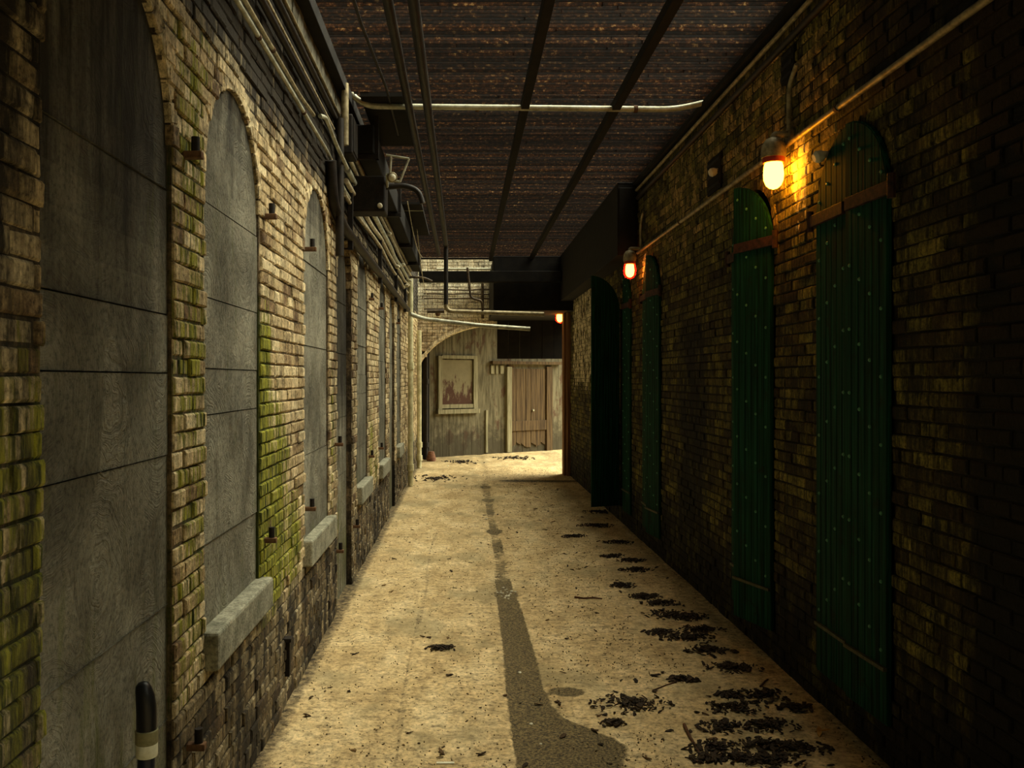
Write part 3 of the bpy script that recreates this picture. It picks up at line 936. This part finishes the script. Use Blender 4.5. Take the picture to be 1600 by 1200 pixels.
# ------------------------------------------------------------------ PIPES
def pipe(name, pts, r, mat, label, cat='pipe', rad=.12, n=10, group=None, clamps=None):
    mb = MB(); mb.tube(fillet(pts, rad), r, n)
    o = mb.build(name, mat, smooth=True)
    tag(o, label, cat, group)
    if clamps:
        for (c, d) in clamps:
            cm = MB(); c = Vector(c); d = Vector(d).normalized()
            cm.tube([c-d*.014, c+d*.014], r*1.28, n)
            cm.build('pipe_clamp', M['rust'], o, smooth=True)
    return o
# crossing pipe at the ceiling
pipe('ceiling_pipe', [(-.87, 6.55, 3.83), (-.75, 6.72, 3.745), (1.60, 6.80, 3.745), (1.84, 6.80, 3.80)], .022, M['pipe'],
     'pale galvanised pipe crossing the ceiling with bent ends', rad=.2, n=14, clamps=[((.1, 6.765, 3.745), (1, .03, 0)), ((1.3, 6.79, 3.745), (1, .03, 0))])
pipe('ceiling_pipe', [(-.50, 16.3, 3.70), (1.72, 16.3, 3.70)], .020, M['pipe'], 'bright thin pipe crossing under the far end of the slats')
# two dark pipes hanging along the ceiling
pipe('ceiling_pipe', [(-.41, 1.5, 3.73), (-.41, 14.6, 3.73)], .030, M['darkpipe'], 'dark straight ceiling pipe, the one nearer the mossy wall', n=12)
dp_ = pipe('ceiling_pipe', [(-.272, 1.5, 3.73), (-.272, 13.5, 3.73), (-.272, 13.5, 2.72), (1.22, 13.7, 2.69)], .033, [M['darkpipe'], M['conduit']],
     'dark ceiling pipe that drops at the far end and turns sideways', rad=.10, n=12)
for p_ in dp_.data.polygons: p_.material_index = 1 if p_.center.z < 2.82 else 0  # lit cross run painted paler, shaded run above painted dark
pipe('ceiling_pipe', [(-.55, 13.42, 2.71), (-.30, 13.45, 2.715)], .028, M['brownpipe'], 'short rusty pipe stub joining the dropped ceiling pipe')
pipe('ceiling_pipe', [(-.80, 13.2, 2.66), (-.62, 13.4, 2.60), (.2, 13.7, 2.52), (1.02, 13.9, 2.475)], .033, M['pipe'], 'pale thick pipe crossing in front of the brick arch', rad=.15, n=12)
pipe('ceiling_pipe', [(.28, 13.45, 2.73), (.26, 13.3, 2.86), (.1, 13.3, 2.90), (.05, 13.3, 3.35)], .018, M['brownpipe'], 'small rusty pipe rising from the dropped ceiling pipe', rad=.05)
pipe('ceiling_cable', [(-.62, 2.6, 3.775), (-.60, 5.2, 3.77), (-.55, 6.4, 3.765), (-.56, 7.6, 3.77)], .010, M['darkpipe'], 'thin black cable along the slats near the edge beam', 'cable')

# runs on the left wall
pipe('wall_conduit', [(-.895, .8, 3.19), (-.895, 5.9, 3.19), (-.885, 6.6, 3.10), (-.885, 9.5, 3.08)], .011, M['pipe'], 'bright galvanised conduit, lowest of the straight runs on the mossy wall', 'conduit',
     clamps=[((-.895, 3.9, 3.19), (0, 1, 0)), ((-.895, 5.0, 3.19), (0, 1, 0))])
pipe('wall_conduit', [(-.897, .8, 3.245), (-.897, 4.9, 3.245), (-.88, 5.25, 3.245)], .011, M['conduit'], 'thinner conduit hugging the bright conduit on the mossy wall', 'conduit', clamps=[((-.897, 4.2, 3.245), (0, 1, 0))])
pipe('wall_conduit', [(-.893, .8, 3.37), (-.893, 6.2, 3.37)], .017, M['darkpipe'], 'dark conduit midway between the bright conduit and the plaster band', 'conduit')
pipe('wall_cable', [(-.885, .8, 3.412), (-.885, 6.1, 3.40)], .007, M['cable'], 'thin pale cable lying along the dark conduit', 'cable')
pipe('wall_conduit', [(-.89, .8, 3.50), (-.89, 6.4, 3.50)], .020, M['darkpipe'], 'dark conduit just under the plaster band', 'conduit')
pipe('wall_cable', [(-.875, .8, 3.545), (-.875, 6.3, 3.55)], .008, M['conduit'], 'thin dull cable directly beneath the plaster band', 'cable')
pipe('wall_conduit', [(-.86, 5.35, 3.27), (-.84, 5.45, 3.29), (-.84, 5.9, 3.24), (-.82, 6.3, 3.18)], .013, M['pipe'], 'short kinked conduit with a bright elbow above the pale cemented window', 'conduit', rad=.06)
# standing pieces of the tangle
pipe('wall_pipe', [(-.83, 6.25, 3.76), (-.83, 6.25, 3.33)], .026, M['conduit'], 'short vertical pale pipe dropping from the ceiling at the tangle of cables')
pipe('wall_pipe', [(-.86, 6.2, 3.5), (-.86, 6.2, 2.55)], .03, M['darkpipe'], 'dark vertical pipe dropping down the wall below the tangle')
pipe('wall_pipe', [(-.885, 5.95, 3.15), (-.885, 6.05, 2.88), (-.875, 6.5, 2.80), (-.875, 14.0, 2.78)], .038, M['darkpipe'], 'thick dark pipe, lowest of the runs past the tangle', rad=.2, n=12)
for i, (z, x, r, m, lab) in enumerate([(3.16, -.87, .020, 'cable', 'pale cable, fourth from the top of the far bundle'),
                                  (3.06, -.88, .016, 'cable', 'pale cable, lowest of the far bundle'),
                                  (3.24, -.86, .024, 'pipe', 'galvanised pipe in the middle of the far bundle'),
                                  (3.33, -.85, .018, 'cable', 'pale cable, second from the top of the far bundle'),
                                  (3.42, -.85, .022, 'conduit', 'dull conduit on top of the far bundle')]):
    pts = [(x, 6.6, z)]
    for k in range(1, 9):
        pts.append((x+U(-.015, .015), 6.6+k*.95, z+U(-.03, .02)))
    pipe('wall_cable', pts, r, M[m], lab, 'cable', rad=.3, group='cables and pipes bundled on the wall past the tangle')
# big dark duct under the edge beam
mb = MB(); mb.box((-.84, 6.9, 3.445), (-.695, 14.6, 3.66))
tag(mb.build('cable_duct', M['beam'], bevel=.01), 'black square duct hung under the ceiling edge past the tangle', 'duct')
# hangers
for k, (yy, lab) in enumerate([(6.95, 'black iron hanger strap at the near end of the duct'), (9.4, 'black iron hanger strap halfway along the duct'), (11.6, 'black iron hanger strap on the far half of the duct'), (13.4, 'black iron hanger strap at the far end of the duct')]):
    mb = MB()
    mb.box((-.90, yy-.025, 2.70), (-.86, yy+.025, 3.74)); mb.box((-.90, yy-.025, 3.40), (-.66, yy+.025, 3.44)); mb.box((-.69, yy-.02, 3.40), (-.66, yy+.02, 3.74))
    tag(mb.build('hanger_strap', M['iron'], bevel=.003), lab, 'hanger', 'iron hangers holding the duct')
# junction boxes
mb = MB(); mb.box((-.91, 6.35, 3.30), (-.79, 6.62, 3.58)); j = mb.build('junction_box', M['iron'], bevel=.01)
tag(j, 'black junction box where the straight conduits end', 'junction box')
mb = MB(); mb.box((-.79, 6.37, 3.32), (-.782, 6.60, 3.56)); mb.build('lid', M['darkpipe'], j, bevel=.003)
mb = MB(); mb.box((-.92, 7.05, 3.02), (-.62, 7.30, 3.30)); j = mb.build('junction_box', M['iron'], bevel=.012)
tag(j, 'black junction box below the floodlight bracket', 'junction box')
mb = MB(); mb.lathe([(.02, 0), (.02, .03), (.012, .035)], (-.66, 7.05, 3.06), 10, (0, -1, 0)); mb.build('screw_plug', M['porcelain'], j)

# floodlight bracket
root = empty('floodlight', (-.62, 7.0, 3.30)); tag(root, 'small floodlight on a trapezoid bracket among the cables', 'floodlight')
def lp(p): return local(root, p)
mb = MB()
A_, B_, C_, D_ = (-.61, 7.0, 3.45), (-.43, 7.0, 3.42), (-.50, 7.0, 3.24), (-.58, 7.0, 3.25)
for a, b in ((A_, B_), (B_, C_), (D_, (-.57, 7.0, 3.44)), (C_, D_)): mb.tube([lp(a), lp(b)], .009, 8)
mb.tube([lp((-.60, 7.0, 3.30)), lp((-.61, 7.1, 3.22))], .012, 8); mb.build('bracket', M['pipe'], root, smooth=True)
mb = MB(); mb.lathe([(.015, -.06), (.035, -.04), (.042, 0), (.036, .012), (.03, .008)], lp((-.56, 6.98, 3.27)), 14, (0.3, -1, -.3)); mb.build('lamp_head', M['conduit'], root, smooth=True)
mb = MB(); mb.lathe([(.03, 0), (.022, .012), (.008, .018)], lp((-.557, 6.97, 3.267)), 14, (0.3, -1, -.3)); mb.build('lens', M['porcelain'], root, smooth=True)
pipe('bracket_arm', [(-.624, 7.15, 3.23), (-.47, 7.15, 3.245), (-.36, 7.15, 3.20), (-.33, 7.15, 3.10)], .022, M['darkpipe'], 'dark curved pipe arm reaching out below the floodlight', rad=.1)
pipe('ceiling_pipe', [(-.80, 11.0, 3.775), (-.50, 11.0, 3.775)], .016, M['pipe'], 'short bright pipe crossing the black plate behind the floodlight')
pipe('bracket_arm', [(-.84, 13.9, 3.28), (-.62, 13.9, 3.27), (-.5, 13.95, 3.22)], .018, M['brownpipe'], 'rusty brown arm reaching from the wall near the far dropped pipe')
for k, (a, b, lab) in enumerate([((-.64, 12.2, 3.74), (-.60, 14.3, 3.05), 'thin slack wire falling past the far hanger'), ((-.65, 10.3, 3.74), (-.60, 12.9, 3.45), 'thin slack wire by the far black plate')]):
    a, b = Vector(a), Vector(b); pts = [a+(b-a)*t/8 + Vector((0, 0, -.14*math.sin(PI*t/8))) for t in range(9)]
    mb = MB(); mb.tube(pts, .006, 6); tag(mb.build('hanging_wire', M['cable'], smooth=True), lab, 'wire')
# clamps / small pale fittings on the far bundle
for k, (yy, z) in enumerate([(8.0, 3.2), (9.9, 3.3), (11.2, 3.1), (12.2, 3.25), (13.0, 3.05), (13.7, 3.2)]):
    mb = MB(); mb.lathe([(.022, 0), (.028, .02), (.022, .045), (.01, .06)], (-.85, yy, z), 10, (.8, -.6, 0))
    tag(mb.build('insulator', M['porcelain'], smooth=True), 'small pale porcelain knob among the far cable bundle', 'knob', 'porcelain knobs on the far cable bundle')
# downpipes
def downpipe(x, y, zt, r, mat, lab, flange):
    root = empty('downpipe', (x, y, 0)); tag(root, lab, 'downpipe')
    mb = MB(); mb.tube([(0, 0, 0.01), (0, 0, zt)], r, 14); mb.build('pipe_shaft', mat, root, smooth=True)
    for z in flange:
        mb = MB(); mb.lathe([(r*1.35, -.05), (r*1.35, .05)], (0, 0, z), 14); mb.build('collar', mat, root, smooth=True)
downpipe(-.845, 14.15, 3.30, .042, M['paintpipe'], 'tall cream downpipe, the nearer of the two on the mossy wall', [.30, 1.9])
downpipe(-.85, 17.0, 2.62, .045, M['paintpipe'], 'shorter cream downpipe next to the arch springing', [.45, .2])
downpipe(-.80, 18.75, 2.9, .05, M['darkpipe'], 'dark iron drainpipe in the alley corner', [.32, 1.65])
mb = MB(); mb.lathe([(.09, 0.0), (.10, .06), (.07, .16), (.06, .2)], (-.68, 18.55, .0), 14); tag(mb.build('drain_boot', M['pot'], smooth=True), 'rust-red drain boot at the foot of the corner drainpipe', 'drain boot')

# wires across the pale brick above the arch
for k, z in enumerate((3.30, 3.39, 3.47, 3.09)):
    pts = [(-.80+.22*i, AY-.06-.01*(i % 2), z+U(-.01, .01)) for i in range(7)]
    mb = MB(); mb.tube(pts, .014, 8)
    tag(mb.build('wall_cable', M['brownpipe'], smooth=True), ['lowest cable of the upper three strung across the pale arch brick', 'middle cable of the upper three across the pale arch brick', 'topmost cable across the pale arch brick', 'single cable low across the pale arch brick'][k], 'cable', 'cables across the arch brick')
pipe('wall_pipe', [(.37, AY-.09, 3.6), (.37, AY-.09, 2.9)], .03, M['brownpipe'], 'rusty vertical pipe on the pale arch brick beside the bulkhead')
mb = MB(); mb.lathe([(.03, 0), (.05, .03), (.05, .09), (.03, .11)], (-.52, AY-.06, 2.95), 10); tag(mb.build('insulator', M['rust'], smooth=True), 'rusty knob on the pale arch brick near the corner', 'knob')

# right wall conduits
pipe('wall_conduit', [(XR-.026, 1.6, 3.03), (XR-.026, 9.46, 3.03)], .016, M['conduit'], 'long thin conduit feeding the lamps along the shuttered wall', 'conduit', n=12,
     clamps=[((XR-.026, 4.4, 3.03), (0, 1, 0)), ((XR-.026, 7.6, 3.03), (0, 1, 0))])
pipe('wall_conduit', [(XR-.03, 2.0, 3.70), (XR-.03, 9.5, 3.70)], .016, M['conduit'], 'conduit high along the top edge of the shuttered wall', 'conduit')
pipe('wall_conduit', [(XR-.022, 2.0, 3.62), (XR-.022, 9.5, 3.62)], .02, M['darkpipe'], 'dark conduit just under the highest one on the shuttered wall', 'conduit')
# vents
for (ya, yb, za, zb, lab) in ((5.02, 5.22, 3.40, 3.58, 'dark square vent hole above the brightest lamp'), (6.45, 6.80, 3.0+.08, 3.34, 'dark vent hole beside the upper porcelain knob')):
    mb = MB()
    mb.box((XR-.014, ya, za), (XR+.01, yb, zb))
    o = mb.build('wall_vent', M['beam'], bevel=.003); tag(o, lab, 'vent')
    mb = MB()
    for q in range(3):
        z = za+(zb-za)*(q+.5)/3
        mb.box((XR-.022, ya+.015, z-.012), (XR-.013, yb-.015, z+.012))
    mb.build('louvre', M['iron'], o)
for (yy, zz, lab) in ((6.52, 3.22, 'pale porcelain knob on the dark vent beside the conduit'), (4.57, 2.85, 'pale porcelain knob between the brightest lamp and the nearest shutters')):
    mb = MB(); mb.lathe([(.014, 0), (.020, .02), (.030, .035), (.032, .06), (.02, .075)], (XR-.005, yy, zz), 14, (-1, 0, -.35))
    tag(mb.build('insulator', M['porcelain'], smooth=True), lab, 'insulator')

# ------------------------------------------------------------------ LAMPS
def lamp(y, zt, lab, sc=1.0, red=False, neck=True, off=.135):
    x = XR-off
    root = empty('wall_lamp', (x, y, zt)); tag(root, lab, 'lamp', 'jar lamps on the shuttered wall')
    # zt = top of the glass
    s = sc
    mb = MB(); mb.lathe([(.070*s, 0.0), (.073*s, .03), (.066*s, .075), (.045*s, .105), (.02*s, .115)], (0, 0, .018), 20)
    mb.build('cap', M['conduit'], root, smooth=True)
    mb = MB(); mb.lathe([(.060*s, -.012), (.064*s, .0), (.064*s, .02)], (0, 0, 0), 20); mb.build('collar', M['redcollar'], root, smooth=True)
    mb = MB(); mb.tube(fillet([(.0, 0, .11), (.0, 0, .15), (off-.015, 0, .15)], .05), .02*s, 10); mb.build('bracket_arm', M['conduit'], root, smooth=True)
    mb = MB(); mb.lathe([(.045, 0), (.045, .02)], (off-.005, 0, .15), 14, (-1, 0, 0)); mb.build('wall_plate', M['conduit'], root, smooth=True)
    prof = [(.048, -.005), (.055, -.03), (.059, -.08), (.056, -.115), (.044, -.145), (.024, -.162), (.006, -.168)]
    if not red:
        mb = MB(); mb.lathe([(r*s, h*s) for r, h in prof], (0, 0, 0), 20); mb.build('globe', M['glow'], root, smooth=True)
    else:
        mb = MB(); mb.lathe([(r*s*.82, h*s*.86-.012) for r, h in prof], (0, 0, 0), 18); bulb = mb.build('bulb', M['glow2'], root, smooth=True)
        mb = MB(); mb.lathe([(r*s*1.22, h*s*1.05) for r, h in prof], (0, 0, 0), 20); jar = mb.build('glass_jar', M['haloglass'], root, smooth=True); bulb.parent = jar
    if neck:
        mb = MB(); mb.tube(fillet([(off-.025, -.02, .165), (off-.025, -.02, .42), (off-.025, -.14, .50)], .09), .013, 10); mb.build('feed_conduit', M['conduit'], root, smooth=True)
    return root
lamp(5.08, 2.935, 'brightest lit jar lamp, glowing yellow above the ajar green shutter', .95, off=.105)
lamp(9.32, 2.905, 'second lit jar lamp with a red halo in its glass, under the box beam', .95, True)
lamp(16.15, 2.90, 'farthest lit jar lamp with a red halo in its glass on the corner post', 1.15, True, False)
def pl(loc, e, col, r=.06):
    d = bpy.data.lights.new('lamp_light', 'POINT'); d.energy = e; d.color = col; d.shadow_soft_size = r
    o = bpy.data.objects.new('lamp_light', d); o.location = loc; COL.objects.link(o)

# ------------------------------------------------------------------ HINGE PINS
pin_src = None
def pin(y, z, lab):
    global pin_src
    if pin_src is None:
        root = empty('hinge_pintle', (XL, y, z))
        mb = MB(); mb.box((-.02, -.016, -.012), (.058, .016, .012)); mb.build('bracket', M['rust'], root, bevel=.003)
        mb = MB(); mb.tube([(.035, 0, .008), (.035, 0, .06)], .014, 10); mb.build('pin', M['iron'], root, smooth=True)
        pin_src = root
    else:
        root = pin_src.copy(); COL.objects.link(root); root.location = (XL, y, z)
        for c in list(pin_src.children):
            d = c.copy(); COL.objects.link(d); d.parent = root
    tag(root, lab, 'hinge pin', 'hinge pins on the mossy wall')
pin(2.965, 2.44, 'upper hinge pin beside the widest cemented doorway')
pin(3.00, .47, 'low hinge pin at the foot of the widest cemented doorway')
pin(4.14, 2.45, 'upper hinge pin beside the largest cemented window')
pin(4.14, .955, 'lower hinge pin just above the end of the largest sill')
pin(5.25, 2.46, 'upper hinge pin on the pale cemented window')
pin(5.24, .94, 'lower hinge pin above the second stone sill')
pin(6.45, .46, 'low hinge pin at the dark cemented doorway')
pin(6.42, 1.23, 'hinge pin halfway up the strip before the dark doorway')
pin(8.66, 2.47, 'upper hinge pin after the third cemented window')
pin(8.66, .95, 'lower hinge pin after the third cemented window')
pin(9.68, 2.46, 'upper hinge pin before the fourth cemented window')
pin(9.68, .95, 'lower hinge pin before the fourth cemented window')
pin(12.22, 2.46, 'upper hinge pin before the fifth cemented window')
pin(7.47, .47, 'low hinge pin on the far jamb of the dark doorway')
# iron strap low on the brick
mb = MB(); mb.box((XL-.01, 4.63, .16), (XL+.022, 4.66, .36)); mb.box((XL-.01, 4.60, .345), (XL+.035, 4.66, .365))
tag(mb.build('wall_anchor', M['iron'], bevel=.003), 'small black iron anchor low on the bricks past the largest sill', 'wall anchor')

# ------------------------------------------------------------------ CAPPED PIPE
root = empty('vent_pipe', (-.850, 2.40, 0.025)); tag(root, 'black capped standpipe with white and beige tape bands before the widest doorway', 'standpipe')
mb = MB(); mb.tube([(-.012, 0, -0.02), (0, 0, .70)], .0235, 18); mb.build('pipe_shaft', M['navy'], root, smooth=True)
mb = MB(); mb.lathe([(.0275, .665), (.0285, .67), (.0285, .698), (.0275, .70)], (0, 0, 0), 20); mb.build('white_band', M['white_tape'], root, smooth=True)
mb = MB(); mb.lathe([(.0285, .70), (.0295, .702), (.0300, .735), (.027, .737)], (0, 0, 0), 20); mb.build('beige_band', M['beige_tape'], root, smooth=True)
mb = MB(); mb.tube([(0, 0, .73), (0, 0, .78), (-.001, 0, .80), (-.004, 0, .825), (-.009, 0, .845), (-.013, 0, .857), (-.015, 0, .863)],
                   [.0270, .0270, .0268, .0250, .0215, .0165, .008], 18); mb.build('cap', M['rubber'], root, smooth=True)

# ------------------------------------------------------------------ FLOOR LITTER
def gp(px, py):
    Y = H*F/(py-VPY); return ((px-VPX)*Y/F, Y)
def fz(x, y):
    w = 0
    h = .010*mnoise.noise((x*1.5, y*1.1, 0)) + .004*mnoise.noise((x*7, y*7, 3)) + .0025*mnoise.noise((x*20, y*20, 1))
    c, gw = gutter(y)
    return h-.010*(1-smooth(abs(x-c), gw*.5, gw*1.5))
def scrap(mb, c, s, flat=.4):
    """one curled leaf scrap, a thin solid with a fold"""
    c = Vector(c); a = U(0, 2*PI)
    e1 = Vector((math.cos(a), math.sin(a), U(-flat, flat))).normalized()
    e2 = Vector((-math.sin(a), math.cos(a), U(-flat, flat))).normalized()
    n = e1.cross(e2)
    L, W = s*U(.6, 1.2), s*U(.25, .6)
    pts = [(-L, 0), (-L*.4, -W), (L*.5, -W*.8), (L, 0), (L*.4, W*.9), (-L*.5, W)]
    th = .0025; cu = U(.1, .5)*s
    top = [c+e1*p+e2*q+n*(th+cu*(q/s)**2*1.5) for p, q in pts]; bot = [v-n*th*2 for v in top]
    k = len(pts)
    mb.add(top+bot, [tuple(range(k)), tuple(range(k, 2*k))[::-1]] + [(i, k+i, k+(i+1) % k, (i+1) % k) for i in range(k)])

clumps = [(957,870,.12),(986,877,.14),(994,892,.16),(972,916,.13),(1007,932,.14),(1032,943,.15),(1051,962,.22),(1076,965,.16),(1076,998,.20),(1095,985,.17),
          (1109,1018,.16),(1032,989,.12),(986,1101,.22),(1146,1046,.17),(1067,1064,.09),(1188,1088,.17),(1150,1108,.17),(1201,1134,.15),(1131,1137,.13),
          (1117,1169,.14),(1197,1167,.15),(1252,1170,.14),(1203,1190,.14),(1105,1186,.09),(957,1132,.07),(1153,1187,.09),(1139,1088,.07),(1243,1106,.10),
          (897,839,.14),(966,848,.16),(690,1014,.10),(680,748,.55),(720,722,.5),(805,716,.5),(930,822,.22),(940,800,.25)]
CL = [(*gp(a, b), c) for a, b, c in clumps]
for i, (px, py, rad) in enumerate(clumps):
    x, y = gp(px, py); mb = MB()
    nn = int(60+rad*520)
    if rad > .3: nn = 90
    for k in range(nn):
        a = U(0, 2*PI); q = min(abs(random.gauss(0, .5)), .85)*rad
        xx, yy = x+math.cos(a)*q*1.15, y+math.sin(a)*q*(.75 if rad < .3 else 1.1)
        xx = min(max(xx, XL+.06), XR-.05)
        scrap(mb, (xx, yy, fz(xx, yy)+.006+U(0, .018)*max(0, 1-q/rad)), U(.006, .018)+.012*R()**3 if rad < .3 else U(.02, .05), .6)
    o = mb.build('leaf_clump', M['mulch'])
    tag(o, 'dark clump of sodden leaf litter lying on the concrete floor', 'leaf litter', 'clumps of dark leaf litter on the floor', 'stuff')
# grit
mb = MB()
for k in range(6500):
    y = 3.6 + 13.5*R()**1.7
    x = U(XL+.03, XR-.03)
    if R() < .45: x = min(XR-.03, max(XL, random.gauss(1.15, .42)))
    if abs(x-gutter(y)[0]) < .13 and y < 7: continue
    if any(abs(x-cx) < cr*1.5 and abs(y-cy) < cr*1.5 for cx, cy, cr in CL): continue
    scrap(mb, (x, y, fz(x, y)+.003), U(.0015, .0045)+.005*R()**4, .5)
tag(mb.build('grit', M['gritm']), 'fine dark grit and leaf crumbs strewn over the concrete floor', 'grit', None, 'stuff')
# single leaves
protos = []
for k in range(4):
    mb = MB(); scrap(mb, (0, 0, .006), .028, .35); scrap(mb, (.012, .004, .008), .018, .5)
    me = mb.build('dead_leaf', M['leaf'])
    protos.append(me)
first = [True]*4
named = [(515,1075),(545,1082),(552,1172),(700,997),(660,995),(600,915),(588,918),(640,848),(865,838),(1025,1058),(1035,1052),(870,1098),(970,1065),(745,925),(735,880),
         (705,893),(900,872),(870,900),(880,1010),(945,1118),(1000,1005),(1100,1050),(445,1135),(480,1120),(640,1145),(735,960),(820,790),(815,1075),(690,1175)]
spots = [gp(a, b) for a, b in named]
while len(spots) < 190:
    y = 3.9+10.5*R()**1.5
    x = random.gauss(1.0, .5) if R() < .72 else U(XL+.08, 1.7)
    if not (XL+.06 < x < XR-.1): continue
    spots.append((x, y))
for i, (x, y) in enumerate(spots):
    k = i % 4
    if first[k]: o = protos[k]; first[k] = False
    else: o = protos[k].copy(); COL.objects.link(o)
    o.location = (x, y, fz(x, y)+.001); s = U(.35, .95); o.scale = (s*U(.8, 1.5), s*U(.5, 1), s); o.rotation_euler = (0, 0, U(0, 6.28))
    tag(o, 'single small dead leaf scrap lying on the concrete floor', 'leaf', 'single dead leaves scattered on the floor')
# pebbles in the wet gutter
pb = None
for i in range(34):
    if i < 22: px, py = random.gauss(791, 7), random.gauss(928, 6)
    else: px, py = random.choice([(765, 784), (772, 826), (760, 812), (1005, 905), (780, 897), (830, 1130), (800, 1100), (845, 1160), (1008, 876), (812, 1050), (700, 728), (755, 742)])
    x, y = gp(px, py)
    if pb is None:
        mb = MB(); mb.lathe([(.001, 0), (.010, .001), (.013, .006), (.009, .011), (.002, .013)], (0, 0, 0), 9); o = mb.build('pebble', M['pebble'], smooth=True); pb = o
    else:
        o = pb.copy(); COL.objects.link(o)
    s = U(.45, .95) if y < 9 else U(1, 1.8)
    o.location = (x, y, fz(x, y)-.001); o.scale = (s*U(.8, 1.3), s, s); o.rotation_euler = (0, 0, U(0, 6))
    tag(o, 'small white pebble lying in the wet gutter line', 'pebble', 'white pebbles in the wet gutter')
def twig(pts, r, lab, mat='twig'):
    P = [Vector((*gp(a, b), 0)) for a, b in pts]
    for p in P: p.z = fz(p.x, p.y)+r
    mb = MB(); mb.tube(P, [r*(1-.5*i/len(P)) for i in range(len(P))], 7); tag(mb.build('twig', M[mat], smooth=True), lab, 'twig')
twig([(898,935),(912,937),(928,936),(941,937)], .008, 'straight reddish twig alone on the pale floor past the litter clumps')
twig([(1069,1134),(1078,1152),(1086,1165),(1095,1182)], .008, 'dark twig pointing down beside the front litter clumps')
twig([(1188,1075),(1196,1066),(1200,1064)], .006, 'short twig sticking out of a front litter clump')
twig([(1020,1080),(1040,1072),(1055,1068)], .004, 'thin twig next to the big lone litter clump')
mb = MB(); x, y = gp(1280, 1145); scrap(mb, (x, y, fz(x, y)+.012), .045, .3); scrap(mb, (x+.02, y+.01, fz(x, y)+.014), .035, .4)
tag(mb.build('yellow_leaf', M['yleaf']), 'curled yellow leaf near the foot of the shuttered wall', 'leaf')
mb = MB(); x, y = gp(696, 1191); mb.box((x-.04, y-.008, fz(x, y)), (x+.04, y+.01, fz(x, y)+.006)); tag(mb.build('paper_scrap', M['paper'], bevel=.002), 'small white paper scrap at the front edge of the floor', 'paper')

# ------------------------------------------------------------------ LIGHT
def sun(direction, strength, angle, col):
    d = bpy.data.lights.new('daylight', 'SUN'); d.energy = strength; d.angle = math.radians(angle); d.color = col
    o = bpy.data.objects.new('daylight', d); COL.objects.link(o)
    o.rotation_euler = Vector(direction).to_track_quat('Z', 'Y').to_euler()
    o.location = (2, 8, 9)
sun((.78, .18, 1.0), 15.5, 75, (1.0, .945, .71))
w = bpy.data.worlds.new('World'); SC.world = w; w.use_nodes = True
bg = w.node_tree.nodes['Background']; bg.inputs[0].default_value = (.82, .85, .62, 1); bg.inputs[1].default_value = .12

# ------------------------------------------------------------------ CAMERA
cd = bpy.data.cameras.new('Camera'); cam = bpy.data.objects.new('Camera', cd); COL.objects.link(cam)
cam.location = (0, 0, H); cam.rotation_euler = (PI/2, 0, 0)
cd.sensor_fit = 'HORIZONTAL'; cd.sensor_width = 36; cd.lens = 36*F/1600
cd.shift_x = (800-VPX)/1600; cd.shift_y = -(600-VPY)/1600
cd.clip_start = .05; cd.clip_end = 200
SC.camera = cam
SC.view_settings.view_transform = 'Standard'; SC.view_settings.look = 'None'
SC.view_settings.gamma = 1; SC.view_settings.exposure = 0.0
SC.view_settings.use_curve_mapping = False
SC.cycles.max_bounces = 6; SC.cycles.sample_clamp_indirect = 4
